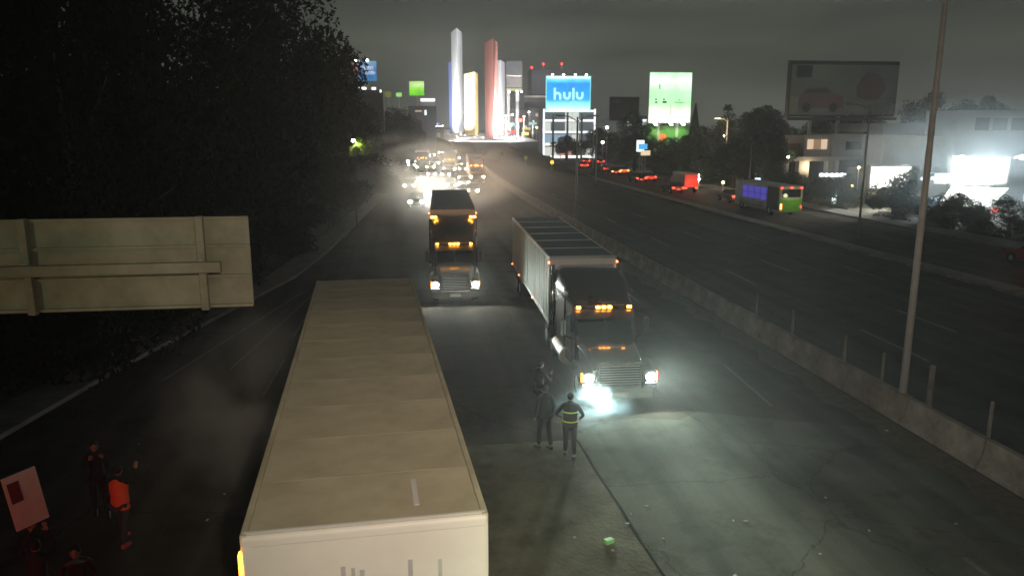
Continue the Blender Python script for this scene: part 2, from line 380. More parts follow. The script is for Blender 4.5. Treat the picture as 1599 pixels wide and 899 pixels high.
# ------------------------------------------------------------------ semi trucks
def wheel(parent,x,y,r=.5,w=.28,dual=False):
    a=MB().cyl((x-w/2,y,r),(x+w/2,y,r),r,r,20).build('wheel','rubber',parent,.03)
    s=1 if x>0 else -1
    MB().cyl((x+s*(w/2-.04),y,r),(x+s*(w/2+.015),y,r),r*.55,r*.45,16).build('rim','alu',a)
    return a
def semi(name,label,loc,rz,body,L=13.2,h=3.64,hl='hl',tmat='panel',rmat='roofdark',fair=3.55,lights=True,power=0,beam=(1,.97,.88),w=2.5,group='semi trucks in the queue toward the bridge',side_parts=True,front='trailer_front',grille='chrome',wide=0,side_w=None):
    t=T(name,label,'truck',loc,rz,group)
    hw=1.02
    # hood: tapered nose
    rings=[]
    for y,ww,zt in ((.10,.72,1.38),(.35,.80,1.52),(1.0,.88,1.62),(1.95,.98,1.72)):
        rings.append([(-ww,y,.75),(ww,y,.75),(ww,y,zt-.22),(ww*.86,y,zt-.04),(ww*.4,y,zt+.02),(-ww*.4,y,zt+.02),(-ww*.86,y,zt-.04),(-ww,y,zt-.22)])
    MB().loft(rings).build('hood',body,t,.02,True)
    for s in (-1,1):   # fenders
        f=[(0.0,.62),(0.05,1.05),(.45,1.22),(1.1,1.25),(1.6,1.10),(1.75,.75),(1.6,.75),(1.42,.98),(1.05,1.1),(.55,1.06),(.32,.62)]
        x0,x1=sorted((s*.74,s*1.14)); MB().prof_x(f,x0,x1).build('fender',body,t,.02)
    # cab
    cab=[(-hw,.75),(hw,.75),(hw,1.75),(hw*.93,2.5),(-hw*.93,2.5),(-hw,1.75)]
    MB().loft([[(-hw,1.95,.7),(hw,1.95,.7),(hw,1.95,1.66),(-hw,1.95,1.66)],
               [(-hw,2.3,.7),(hw,2.3,.7),(hw*.97,2.30,2.30),(-hw*.97,2.30,2.30)],
               [(-hw*1.05,2.6,.7),(hw*1.05,2.6,.7),(hw*1.0,2.6,2.62),(-hw*1.0,2.6,2.62)],
               [(-hw*1.1,3.3,.7),(hw*1.1,3.3,.7),(hw*1.08,3.3,2.70),(-hw*1.08,3.3,2.70)]]).build('cab',body,t,.03)
    # windshield two panes
    for s in (-1,1):
        a=.03*s; b=.90*s
        MB().add([(a,1.93,1.70),(b,1.96,1.69),(b*.97,2.27,2.26),(a,2.25,2.27),(a,1.96,1.69),(b,1.99,1.68),(b*.97,2.30,2.25),(a,2.28,2.26)],
                 [(0,1,2,3),(7,6,5,4),(0,4,5,1),(2,6,7,3),(1,5,6,2),(3,7,4,0)]).build('windshield','glass',t)
        x=s*(hw*1.06)
        MB().add([(x,2.42,1.75),(x,3.15,1.70),(x*.985,3.1,2.35),(x*.97,2.62,2.38)],[(0,1,2,3)]).build('side_window','glass',t)
    # sun visor
    MB().add([(-.95,2.05,2.30),(.95,2.05,2.30),(1.0,2.35,2.50),(-1.0,2.35,2.50),(-.95,2.07,2.27),(.95,2.07,2.27),(1.0,2.37,2.47),(-1.0,2.37,2.47)],
             [(0,1,2,3),(7,6,5,4),(0,4,5,1),(1,5,6,2),(3,7,4,0),(2,6,7,3)]).build('sun_visor',body,t,.008)
    # sleeper and roof fairing
    MB().loft([[(-1.14,3.32,.7),(1.14,3.32,.7),(1.14,3.32,2.72),(-1.14,3.32,2.72)],[(-1.18,5.1,.7),(1.18,5.1,.7),(1.18,5.1,2.85),(-1.18,5.1,2.85)]]).build('sleeper',body,t,.05)
    fr=[]
    for y,ww,zt in ((2.45,.80,2.66),(2.9,.95,2.95),(3.6,1.05,3.0+(fair-3)*.55),(4.5,1.12,fair-.05),(5.25,1.15,fair)):
        zb=2.60 if y<3.3 else 2.70
        fr.append([(-ww*1.06,y,zb),(ww*1.06,y,zb),(ww,y,zt-.12),(ww*.82,y,zt),(-ww*.82,y,zt),(-ww,y,zt-.12)])
    MB().loft(fr).build('roof_fairing',body,t,.02,True)
    # grille: chrome frame, dark mesh, bars
    gz0,gz1=.70,1.36
    gf=MB().box(-.66,.66,-.02,.09,gz1,gz1+.06).box(-.66,.66,-.02,.09,gz0-.05,gz0).box(-.66,-.60,-.02,.09,gz0,gz1).box(.60,.66,-.02,.09,gz0,gz1).build('grille_frame',grille,t,.01)
    B(-.60,.60,.05,.085,gz0,gz1).build('grille','plastic',t)
    b0=B(-.60,.60,.025,.048,0,.018).build('grille_bar','alu',gf); b0.location=(0,0,gz0+.06)
    for k in range(1,8): inst(b0,gf,(0,0,gz0+.06+k*.078))
    # bumper
    MB().loft([[(-1.20,.42,.34),(-1.20,.42,.70),(-1.20,.50,.70),(-1.20,.50,.34)],[(-1.0,-.12,.34),(-1.0,-.12,.68),(-1.0,.1,.68),(-1.0,.1,.34)],
               [(1.0,-.12,.34),(1.0,-.12,.68),(1.0,.1,.68),(1.0,.1,.34)],[(1.20,.42,.34),(1.20,.42,.70),(1.20,.50,.70),(1.20,.50,.34)]]).build('bumper',grille,t,.02)
    B(-.26,.26,-.145,-.125,.42,.56).build('number_plate','whitepaint',t)
    for s in (-1,1):
        x=s*.955
        hs=MB().box(x-.17,x+.17,.0,.12,.82,1.14).box(x-.19,x+.19,-.12,.02,.80,.83).build('headlight_housing','chrome',t,.01)
        MB().ball((x,-.0,.98),.16,.05,.13,14,8).build('headlight',hl if lights else 'glass',hs)
        B(s*1.13-.035,s*1.13+.035,.02,.12,.86,1.12).build('turn_signal','turn' if (lights and s>0 and power>5000) else 'amber2' if lights else 'glass',t)
        if power and lights:
            spot(t,(x,-.055,1.0),(s*.02,-1,.23),power*1.5,64,1,beam,.06)
            if wide: spot(t,(x,-.055,1.0),(s*.10,-1,-.05),wide,150,.3,beam,.06)
        # mirrors, exhaust, tank, steps
        MB().path([(s*1.06,2.25,1.6),(s*1.36,2.15,1.75),(s*1.36,2.15,2.35),(s*1.06,2.3,2.4)],.018,6).build('mirror_bracket','chrome',t)
        B(s*1.36-.10,s*1.36+.10,2.17,2.25,1.72,2.26).build('mirror','chrome',t,.02)
        MB().cyl((s*1.22,5.3,.8),(s*1.22,5.3,3.5),.085,.075,12).build('exhaust_stack','chrome',t,smooth=True)
        MB().cyl((s*1.12,3.0,2.95),(s*1.12,3.5,2.95),.05,.03,10).build('air_horn','chrome',t)
        MB().cyl((s*1.0,3.2,.72),(s*1.0,4.9,.72),.32,.32,18).build('fuel_tank','alu',t,.02)
        wheel(t,s*.98,1.0)
        for yy in (5.6,6.9): wheel(t,s*.92,yy,.5,.55)
        B(s*1.0-.2,s*1.0+.2,6.0+L-2.0-2.2,6.0+L-2.0-2.18,.25,.95).build('mudflap','rubber',t)
    if lights:
        la=MB().box(-.06,.06,-.04,.05,0,.07)
        m0=la.build('marker_lamp','amber',t); m0.location=(-.84,2.36,2.56)
        for x in (-.19,0,.19,.84): inst(m0,t,(x,2.36,2.56))
    B(-.35,-.22,2.4,6.0,.6,.85).build('chassis_rail','plastic',t); B(.22,.35,2.4,8.0,.6,.85).build('chassis_rail','plastic',t)
    # trailer box
    y0=5.95; y1=y0+L; x=w/2; zb=1.12
    B(-x,x,y0,y0+.05,zb,h-.03).build('front_wall',front,t,.015)
    B(-x,x,y1-.05,y1,zb,h-.03).build('rear_doors',tmat,t,.015)
    B(-x+.03,x-.03,y0+.05,y1-.05,zb,zb+.12).build('floor','plastic',t)
    n=int(L/1.2); pw=(L-.1)/n
    for s in (-1,1):
        if side_parts:
            pp=MB().box(0,.02,.02,pw-.02,zb+.15,h-.12).box(.02,.05,.02,.07,zb+.15,h-.12).box(.02,.04,pw/2-.02,pw/2+.02,zb+.15,h-.12) if s>0 else MB().box(-.02,0,.02,pw-.02,zb+.15,h-.12).box(-.05,-.02,.02,.07,zb+.15,h-.12).box(-.04,-.02,pw/2-.02,pw/2+.02,zb+.15,h-.12)
            p0=pp.build('side_panel',tmat,t); p0.location=(s*(x-.03),y0+.05,0)
            for k in range(1,n): inst(p0,t,(s*(x-.03)+s*(k%2)*.003,y0+.05+k*pw,0))
        else:
            xx=sorted((s*(x-.03),s*x)); B(xx[0],xx[1],y0+.05,y1-.05,zb+.15,h-.12).build('side_wall',tmat,t)
        xx=sorted((s*(x-.06),s*(x+.012)))
        B(xx[0],xx[1],y0,y1,h-.12,h-.005).build('top_rail','alu' if side_w is None else side_w,t,.01)
        B(xx[0],xx[1],y0,y1,zb-.02,zb+.15).build('bottom_rail','alu',t,.01)
        if lights:
            mk=MB().ball((0,0,0),.04,.06,.04).build('marker_lamp','turn' ,t); mk.location=(s*(x+.03),y0+.35*L,zb+.04)
            inst(mk,t,(s*(x+.03),y0+.02,h-.2)); inst(mk,t,(s*(x+.03),y0+.75*L,zb+.04)); inst(mk,t,(s*(x+.03),y1-.1,zb+.05))
        for yy in (y1-3.2,y1-1.9): wheel(t,s*.95,yy,.5,.55)
        B(s*.9-.06,s*.9+.06,y0+2.4,y0+2.52,.1,zb).build('landing_leg','steel',t)
    return t,y0,y1,x
def trailer_roof(t,y0,y1,x,h,m,n,bow):
    pw=(y1-y0)/n
    p0=MB().box(-x+.065,x-.065,.01,pw-.01,h-.05,h-.012).build('roof_panel',m,t); p0.location=(0,y0,0)
    for k in range(1,n): inst(p0,t,(0,y0+k*pw,0))
    if bow:
        b0=MB().box(-x+.07,x-.07,-.04,.04,h-.012,h+.012).build('roof_bow',bow,t); b0.location=(0,y0+pw,0)
        for k in range(2,n): inst(b0,t,(0,y0+k*pw,0))

# near truck with the long pale trailer passing under the camera
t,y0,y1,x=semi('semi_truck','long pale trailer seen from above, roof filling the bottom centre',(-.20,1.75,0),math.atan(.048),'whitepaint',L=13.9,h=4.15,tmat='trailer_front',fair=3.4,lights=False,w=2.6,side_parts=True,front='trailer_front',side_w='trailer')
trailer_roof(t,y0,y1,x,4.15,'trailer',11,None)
NEAR=t
MB().prof_x([(y0-.02,4.0),(y0-.02,4.10),(y0+.005,4.135),(y0+.05,4.15),(y0+.10,4.15),(y0+.10,4.0)],-x,x).build('front_top_rail','trailer_front',t,.02)
for k_ in range(1,11):
    yy=y0+(y1-y0)/11*k_; B(-x+.08,x-.08,yy-.018,yy+.018,4.136,4.1395).build('roof_seam','trailer',t)
B(.52,.58,y0+.35,y0+1.0,4.139,4.144).build('roof_patch','trailer_front',t)
for s,z in ((-1,3.62),):
    B(-x-.05,-x+.0,y0+.02,y0+.12,3.55,3.92).build('marker_lamp','amber2',t,.02)
    point(t,(-x-.18,y0+.05,3.72),9,(1,.4,.08),.05)
# faint strokes of lettering on the front wall
for k,(xx,ww) in enumerate([(-.30,.05),(-.19,.04),(-.1,.05),(.42,.05),(.75,.04)]):
    B(xx,xx+ww,y0-.012,y0-.002,3.2,3.68-.03*(k%3)).build('lettering_stroke','pale_print',t)
# truck on the right, dark tractor
t,y0,y1,x=semi('semi_truck','dark conventional semi truck with chrome grille and blazing headlights, nearest on the right',(6.27,21.35,0),-math.atan(.036),'brownpaint',L=13.0,h=3.66,hl='hlb',tmat='panel',rmat='roofdark',fair=3.5,power=5001,wide=330,beam=(.84,1,.84))
trailer_roof(t,y0,y1,x,3.66,'roofdark',6,'alu')
B(-x,x,y0-.06,y0+.16,3.60,3.69).build('front_top_rail','alu',t,.02)
TR2=t
# truck in the middle lane
t,y0,y1,x=semi('semi_truck','grey conventional semi truck behind the pale trailer, amber roof lamps in two rows',(2.33,36.0,0),-math.atan(.05),'greypaint',L=14,h=3.95,hl='hlc',tmat='whitepaint',fair=3.75,power=200,wide=330,beam=(.95,1,.9))
trailer_roof(t,y0,y1,x,3.95,'trailer_front',7,None)
for s in (-1,1):
    m_=MB().box(-.16,.16,-.05,.05,0,.09).build('marker_lamp','amber',t); m_.location=(s*1.02,4.3,3.68)
TR1=t
# trucks farther back
def far_semi(lbl,x,y,rz,hl,body,power,tm='whitepaint',h=3.9,L=12,beam=(1,.92,.75)):
    t,y0,y1,xx=semi('semi_truck',lbl,(x,y,0),rz,body,L=L,h=h,hl=hl,tmat=tm,fair=3.7,power=power,side_parts=False,beam=beam)
    trailer_roof(t,y0,y1,xx,h,tm,1,None); return t
far_semi('box trailer truck with amber lamps and warm headlights beside the median in the distance',11.2,118,-.06,'hlw','orangepaint',2600,'whitepaint',beam=(1,.50,.25))
far_semi('white boxed semi truck in the distant jam, left of the amber-lit truck',8.4,142,-.08,'hlc','whitepaint',900,'silver')
far_semi('dark semi truck in the distant jam behind the brightest headlights',3.6,150,-.05,'hlw','brownpaint',900,'orangepaint')

# ------------------------------------------------------------------ cars, van, buses (front at -y)
def car(label,loc,rz,paint,rear='red',front='hl',group=None,name='car',power=0,h=1.45,tail_e=0,roofbar=None):
    t=T(name,label,'police car' if roofbar else 'car',loc,rz,group)
    w=.88
    body=[(-2.15,.35),(-2.2,.62),(-1.9,.80),(-1.1,.92),(-.9,.95),(1.5,.98),(2.1,.92),(2.2,.65),(2.15,.35)]
    MB().loft([[(-w*.9,y,z) for y,z in body],[(-w,y*.99,z) for y,z in body],[(w,y*.99,z) for y,z in body],[(w*.9,y,z) for y,z in body]]).build('body',paint,t,.04)
    cab=[(-1.0,.94),(-.35,h-.04),(.9,h),(1.7,.97)]
    MB().loft([[(-.80,y,z) if z<1.1 else (-.64,y,z) for y,z in cab],[(.80,y,z) if z<1.1 else (.64,y,z) for y,z in cab]]).build('cabin','glass',t,.03)
    MB().box(-.62,.62,-.32,.9,h-.015,h+.015).build('roof',paint,t,.02)
    for s in (-1,1):
        for yy in (-1.4,1.4):
            a=MB().cyl((s*.68,yy,.32),(s*.90,yy,.32),.32,.32,16).build('wheel','rubber',t); MB().cyl((s*.89,yy,.32),(s*.91,yy,.32),.19,.17,12).build('rim','alu',a)
        B(s*.66-.17,s*.66+.17,2.14,2.215,.66,.84).build('tail_light',rear,t,.01)
        (MB().ball((s*.62,-2.2,.68),.19,.09,.15,12,8) if power else MB().box(s*.62-.16,s*.62+.16,-2.215,-2.12,.60,.74)).build('headlight',front,t)
        if power: spot(t,(s*.62,-2.36,.68),(0,-1,-.0),power*1.7,44,1,(1,.93,.80),.05)
        B(min(s*.86,s*1.0),max(s*.86,s*1.0),-.75,-.62,.93,1.05).build('mirror',paint,t,.02)
    B(-.25,.25,2.19,2.225,.5,.62).build('number_plate','whitepaint',t); B(-.5,.5,-2.225,-2.17,.42,.56).build('grille','plastic',t)
    if roofbar:
        B(-.5,-.02,-.1,.15,h+.02,h+.13).build('beacon',roofbar[0],t); B(.02,.5,-.1,.15,h+.02,h+.13).build('beacon',roofbar[1],t)
    if tail_e:
        point(t,(0,2.5,.75),tail_e,(1,.08,.03),.2)
    return t
OUT=PI
def away(lbl,x,y,p,rear='red',e=25,rz=0,**k): return car(lbl,(x,y,0),OUT-rz,p,rear,'glass',group='cars driving away on the service road',tail_e=e,**k)
away('red-lit sedan beside the white-framed red van',35.0,97.5,'greypaint')
away('first of two close red tail-lit cars ahead of the van',36.2,117,'black')
away('second of two close red tail-lit cars, slightly farther',38.6,119.5,'redpaint')
away('dark sedan with orange tail lights between tail-lit cars',37.5,136,'black','turn')
away('white taxi-like sedan with its roof shining under a lamp',39.9,139,'whitepaint','amber2')
away('red car with dim tail lights left of the white sedan',38.6,146,'redpaint','reds')
away('silver hatchback with a wide bright tail light band',37.4,160,'silver')
away('dark car with bright tail lights at the foot of the bank',45.0,176,'black')
away('second dark car close behind the bright tail lights',42.6,180,'greypaint')
away('small red-lit car entering from the far right lane',56.5,262,'black')
away('single car with one tail light, nearest the pavement trees',37.4,84.5,'silver','red')
car('dark car stopped at the bottom left out of the frame, brake lights glowing red',(-8.3,5.2,0),PI+.0,'black','red','glass',tail_e=0)
_b=[o for o in bpy.data.objects if o.get('label','').startswith('dark car stopped')][0]
point(_b,(0,-0,0),0)
_b.rotation_euler=(0,0,.15)
point(_b,(0,2.5,.8),115,(1,.07,.03),.25); spot(_b,(-.3,2.3,.8),(-.0,1,.12),120,100,.8,(1,.07,.03),.2)
# oncoming jam, nearest bright pairs first
G_='cars with headlights on in the oncoming jam'
car('car with the brightest warm headlights in the jam, just behind the grey truck',(3.2,92,0),-.03,'whitepaint','glass','hlw',G_,power=2600)
car('car with cool white headlights right of the brightest pair',(6.6,108,0),-.04,'silver','glass','hlc',G_,power=1500)
car('oncoming car behind the brightest warm headlights, left lane',(3.0,122,0),-.04,'whitepaint','glass','hlc',G_,power=1200)
car('oncoming small car with warm lights, between the two distant white boxes',(7.2,133,0),-.05,'silver','glass','hlw',G_,power=900)
car('oncoming car in the far left lane with a single glare',(1.9,168,0),-.05,'greypaint','glass','hlb',G_)
car('oncoming dark red car at the left edge of the distant jam',(3.9,186,0),-.06,'redpaint','glass','hlw',G_)
car('oncoming white car deep in the jam near the plaza wall',(10.3,186,0),-.08,'whitepaint','glass','hl',G_)
car('oncoming car deep in the jam, amber reflections on its bonnet',(14.2,205,0),-.1,'orangepaint','glass','hlw',G_)
car('farthest oncoming car left of the plaza',(8.9,232,0),-.1,'silver','glass','hl',G_)
car('farthest oncoming car in the right lane below the plaza',(15.5,238,0),-.12,'black','glass','hlw',G_)
for lb,x_,y_,p_,h_ in [
 ('oncoming hatchback directly behind the grey truck, headlights washing its trailer',5.6,72,'silver','hlw'),('oncoming sedan left of the grey truck trailer end',1.4,84,'greypaint','hlc'),
 ('oncoming van-like car beside the warm brightest pair, right side',8.6,98,'whitepaint','hlw'),('oncoming car just left of the amber-lit box truck',8.7,112,'silver','hlc'),
 ('oncoming car at the left kerb behind the brightest pair',.9,108,'whitepaint','hlw'),('oncoming compact car in the third row of the jam, left lane',4.9,134,'redpaint','hlc'),
 ('oncoming compact car in the third row of the jam, median lane',11.4,150,'greypaint','hlw'),('oncoming car in the fourth row, left of the white box truck',5.6,158,'silver','hlw'),
 ('oncoming car in the fourth row, right of the white box truck',11.9,168,'whitepaint','hlc'),('oncoming car in the fifth row, middle lane',7.4,176,'silver','hlb'),
 ('oncoming car in the fifth row, left lane beside the trees',4.6,206,'orangepaint','hlw'),('oncoming car in the sixth row, under the plaza edge',11.9,214,'whitepaint','hlw'),
 ('oncoming car in the seventh row, left half of the jam',7.0,222,'greypaint','hlc'),('oncoming car in the last visible row, dim and yellowish',12.4,252,'whitepaint','hlw'),
 ('oncoming car in the last visible row beside the trees',7.4,262,'silver','hl')]:
    car(lb,(x_,y_,0),-.05,p_,'amber2' if y_>150 else 'glass',h_,G_,power=150)
car('police car with blue roof lights left of the plaza',(3.2,262,0),-.1,'whitepaint','glass','hl',None,'police_car',roofbar=('bluelamp','bluelamp'))
# box van with red rear
t=T('box_van','box van with red-lit rear doors and pale frame on the service road','van',(36.85,98,0),OUT)
B(-.95,.95,-2.2,2.2,.75,2.55).build('cargo_box','redpaint',t,.02)
B(-.85,.85,2.2,2.23,.85,2.40).build('rear_door','door_glow',t)
B(-.93,-.86,2.2,2.26,.75,2.5).build('door_frame','whitepaint',t); B(.86,.93,2.2,2.26,.75,2.5).build('door_frame','whitepaint',t); B(-.93,.93,2.2,2.27,2.42,2.52).build('door_frame','whitepaint',t)
MB().prof_x([(-4.1,.4),(-4.15,1.0),(-3.6,1.25),(-3.2,2.0),(-2.25,2.05),(-2.25,.4)],-.85,.85).build('cab','redpaint',t,.04)
for s in (-1,1):
    B(s*.7-.14,s*.7+.14,2.24,2.3,.62,.78).build('tail_light','red',t)
    for yy in (-3.2,1.3): wheel(t,s*.8,yy,.36,.22)
point(t,(0,2.9,1.2),60,(1,.08,.04),.2)
# lime green bus
t=T('city_bus','city bus with lime green rear, violet blue and white side panels','bus',(36.35,73.6,0),OUT+.02)
LB=9.6
MB().box(-1.18,1.18,-LB/2,LB/2,.38,2.92).build('body','whitepaint',t,.08)
x=1.183
B(x,x+.012,-3.0,2.3,1.35,2.55).build('side_panel','violetglow',t); B(x,x+.012,2.4,4.6,.6,2.75).build('side_panel','plastic',t)
B(-x-.012,-x,-3.0,2.3,1.35,2.55).build('side_panel','violetglow',t)
[B(x+.012,x+.02,-3.0+1.32*k_-.04,-3.0+1.32*k_+.04,1.35,2.55).build('window_bar','plastic',t) for k_ in range(5)]; B(x+.013,x+.019,-3.0,2.3,1.9,1.94).build('window_bar','plastic',t)
B(x+.001,x+.014,-3.6,1.6,.62,1.15).build('skirt_panel','silver',t)
B(-1.12,1.12,LB/2,LB/2+.012,.45,1.75).build('rear_panel','greenpaint',t); B(-.95,.95,LB/2+.001,LB/2+.014,1.85,2.6).build('rear_window','glass',t)
B(-.8,.8,LB/2+.014,LB/2+.02,1.62,1.72).build('rear_trim','whitepaint',t)
for xx,zz in ((-1.02,2.74),(0,2.76),(1.02,2.74)): B(xx-.09,xx+.09,LB/2+.0,LB/2+.07,zz-.06,zz+.06).build('roof_lamp','red',t,.01)
B(.92,1.08,LB/2+.013,LB/2+.06,.72,1.25).build('tail_light','turn',t,.02); B(-1.08,-.98,LB/2+.013,LB/2+.05,.8,1.1).build('tail_light','reds',t,.02)
for s in (-1,1):
    for yy in (-3.0,2.9): wheel(t,s*1.06,yy,.46,.26)
point(t,(-.1,LB/2+1.3,1.9),22,(.95,1,.5),.2)
# car at the right edge
away('dark red car cut off by the right edge, its tail lamp glowing red',38.7,41.6,'redpaint','red',120)

# ------------------------------------------------------------------ people
def skin_mesh(name,verts,edges,radii,m,parent,sub=2):
    me=bpy.data.meshes.new(name); me.from_pydata(verts,edges,[]); o=bpy.data.objects.new(name,me); COL.objects.link(o)
    me.materials.append(M[m]); sk=o.modifiers.new('skin','SKIN'); sk.use_smooth_shade=True
    for i,r in enumerate(radii):
        d=me.skin_vertices[0].data[i]; d.radius=(r if isinstance(r,tuple) else (r,r)); d.use_root=(i==0)
    s=o.modifiers.new('sub','SUBSURF'); s.levels=sub; s.render_levels=sub
    o.parent=parent; return o
def person(label,loc,rz,H=1.70,top='darkcloth',bottom='jeans',arms=None,stride=.12,vest=None,shoes='plastic',lean=0,head_turn=0,hood=False):
    """faces -y; arms = ((elbow, wrist) right x<0, (elbow, wrist) left x>0)"""
    t=T('person',label,'person',loc,rz)
    k=H/1.70
    if arms is None: arms=(((-.27,.03,1.12),(-.26,-.06,.87)),((.27,.03,1.12),(.26,-.06,.87)))
    V=[(0,0,.95),(0,0,1.10),(0,.01-lean*.5,1.28),(0,-lean,1.42),(0,-lean-.005,1.50),(0,-lean-.02,1.56)]
    E_=[(0,1),(1,2),(2,3),(3,4),(4,5)]; Rr=[(.155,.11),(.135,.10),(.165,.115),(.13,.09),.055,.055]
    def add(p,r,a): V.append(p); Rr.append(r); E_.append((a,len(V)-1)); return len(V)-1
    for s,(el,wr) in zip((-1,1),arms):
        a=add((s*.185,-lean,1.40),.062,3); b=add(el,.046,a); c=add(wr,.032,b)
        hip=add((s*.095,0,.88),.095,0); kn=add((s*.11,-.02-s*stride*.5,.49),.062,hip); an=add((s*.12,s*-stride*.9+.02,.10),.042,kn)
    V=[(x*k,y*k,z*k) for x,y,z in V]; Rr=[tuple(q*k for q in r) if isinstance(r,tuple) else r*k for r in Rr]
    body=skin_mesh('body',V,E_,Rr,top,t)
    # head
    hc=Vector((0,-lean-.03,1.61))*k
    hd=MB().ball((0,0,0),.076*k,.095*k,.115*k,16,12)
    nose=len(hd.v); hd.add([(-.012*k,-.09*k,.0),(.012*k,-.09*k,.0),(0,-.118*k,-.018*k),(0,-.088*k,.035*k)],[(0,2,3),(2,1,3),(0,1,2)])
    ho=hd.build('head','skin',t,smooth=True); ho.location=hc; ho.rotation_euler=(0,0,head_turn)
    for s in (-1,1):
        MB().ball((s*.078*k,0,-.005*k),.010*k,.02*k,.03*k,8,6).build('ear','skin',ho)
        MB().ball((s*.03*k,-.088*k,.018*k),.011*k,.008*k,.007*k,8,6).build('eye','hair',ho)
    B(-.024*k,.024*k,-.098*k,-.088*k,-.055*k,-.047*k).build('mouth','shoe',ho)
    hr=MB().ball((0,.016*k,.028*k),.085*k,.100*k,.105*k,16,10)
    h_=hr.build('hair','hair' if not hood else top,ho,smooth=True)
    # trousers as a second skinned layer
    V2=[(0,0,.93)];E2=[];R2=[(.165,.12)]
    for s in (-1,1):
        V2.append((s*.095,0,.86));R2.append(.105);E2.append((0,len(V2)-1))
        V2.append((s*.11,-.02-s*stride*.5,.49));R2.append(.074);E2.append((len(V2)-2,len(V2)-1))
        V2.append((s*.12,s*-stride*.9+.02,.12));R2.append(.060);E2.append((len(V2)-2,len(V2)-1))
    skin_mesh('trousers',[(x*k,y*k,z*k) for x,y,z in V2],E2,[tuple(q*k for q in r) if isinstance(r,tuple) else r*k for r in R2],bottom,t)
    for s,(el,wr) in zip((-1,1),arms):
        fy=s*-stride*.9
        MB().loft([[(s*.12+a*.045,fy+.07,b) for a,b in ((-1,0),(1,0),(1,.09),(-1,.09))],[(s*.12+a*.05,fy-.08,b) for a,b in ((-1,0),(1,0),(.8,.07),(-.8,.07))],[(s*.12+a*.04,fy-.18,b) for a,b in ((-1,0),(1,0),(.8,.045),(-.8,.045))]]).build('shoe',shoes,t,.015)
        # hand: palm and five fingers
        w_=Vector(wr)*k; d=(Vector(wr)-Vector(el)).normalized(); u=d.cross(Vector((0,1,0))).normalized() if abs(d.y)<.9 else Vector((1,0,0)); n_=d.cross(u)
        pts=[w_,w_+d*.05*k,w_+d*.085*k]; VV=[tuple(p) for p in pts]; EE=[(0,1),(1,2)]; RRr=[.022*k,(.036*k,.020*k),(.036*k,.018*k)]
        for i,(off,ln) in enumerate(((-.033,.060),(-.011,.072),(.011,.068),(.031,.052))):
            b=w_+d*.095*k+u*off*k; m1=b+d*ln*.5*k+n_*.006*k; m2=b+d*ln*.9*k+n_*.022*k
            j=len(VV); VV+=[tuple(b),tuple(m1),tuple(m2)]; EE+=[(2,j),(j,j+1),(j+1,j+2)]; RRr+=[.0095*k,.0085*k,.007*k]
        b=w_+d*.03*k-u*.035*k; m1=b+(d*.6-u*.6).normalized()*.035*k; m2=m1+d*.028*k
        j=len(VV); VV+=[tuple(b),tuple(m1),tuple(m2)]; EE+=[(1,j),(j,j+1),(j+1,j+2)]; RRr+=[.011*k,.010*k,.008*k]
        skin_mesh('hand',VV,EE,RRr,'skin',t,1)
    if vest:
        rg=[]
        for z,rx,ry in ((.80,.195,.150),(.95,.190,.150),(1.12,.180,.145),(1.28,.200,.155),(1.40,.180,.130),(1.46,.10,.085)):
            rg.append([(rx*k*math.cos(a),(ry*math.sin(a)-lean*(z-.8)/.65)*k,z*k) for a in [2*PI*i/20 for i in range(20)]])
        vo=MB().loft(rg,cap=False).build('vest',vest[0],t,smooth=True)
        if vest[1]:
            for z in (1.0,1.25):
                rg=[[( .203*k*math.cos(a),(.162*math.sin(a)-lean*(zz-.8)/.65)*k,zz*k) for a in [2*PI*i/20 for i in range(20)]] for zz in (z-.018,z+.018)]
                MB().loft(rg,cap=False).build('reflective_band',vest[1],vo)
    return t
person('person in a bright orange vest, one arm raised, seen from behind at lower left',(-5.85,15.3,0),PI-.25,1.66,'darkcloth','jeans',
   arms=(((-.33,-.12,1.34),(-.28,-.22,1.58)),((.27,.03,1.12),(.25,-.10,.90))),vest=('vest',None),shoes='shoe',stride=.2)
person('person in dark clothes with both hands raised to the face, behind the orange vest',(-6.75,16.6,0),.35,1.70,'darkcloth','darkcloth',
   arms=(((-.24,-.20,1.18),(-.12,-.30,1.42)),((.24,-.20,1.18),(.14,-.30,1.42))))
hold=person('person in dark clothes holding a white placard overhead at the left edge',(-6.15,12.45,0),PI+.1,1.68,'darkcloth','jeans',
   arms=(((-.26,-.12,1.52),(-.16,-.16,1.80)),((.24,-.12,1.52),(.10,-.16,1.80))))
person('person at the lower left corner, only the reddish head and shoulders showing',(-5.5,12.35,0),.2,1.60,'brownpaint','jeans')
person('person by the truck wearing a lime reflective vest, dark against the headlights',(4.05,18.15,0),PI-.3,1.70,'darkcloth','darkcloth',vest=('darkcloth','lime'),
   arms=(((-.34,.02,1.16),(-.24,-.16,1.0)),((.36,.05,1.16),(.24,-.14,1.02))))
person('person in a long dark coat standing shoulder to shoulder with the reflective vest',(3.50,18.75,0),PI+.4,1.74,'darkcloth','darkcloth')
person('person in dark clothes at the side of the dark truck cab, hands lit',(3.75,20.9,0),PI/2+.4,1.72,'darkcloth','jeans',
   arms=(((-.24,-.20,1.15),(-.10,-.32,1.30)),((.26,.0,1.12),(.25,-.12,.92))))
# placard
t=T('placard','white protest placard with a dark red print, held up at the left edge','placard',(-6.2,12.66,1.86),.18)
B(-.24,.26,-.012,.012,.02,.98).build('board','paper',t)
MB().cyl((0,.02,-.05),(0,.02,.8),.014,.014,8).build('stick','wood',t)
for z in (.42,.52): pass
B(-.19,-.02,-.018,-.0125,.50,.86).build('print','print_',t)
t.rotation_euler=(0,R(-7),.75); t.location=(-6.22,12.62,1.88)
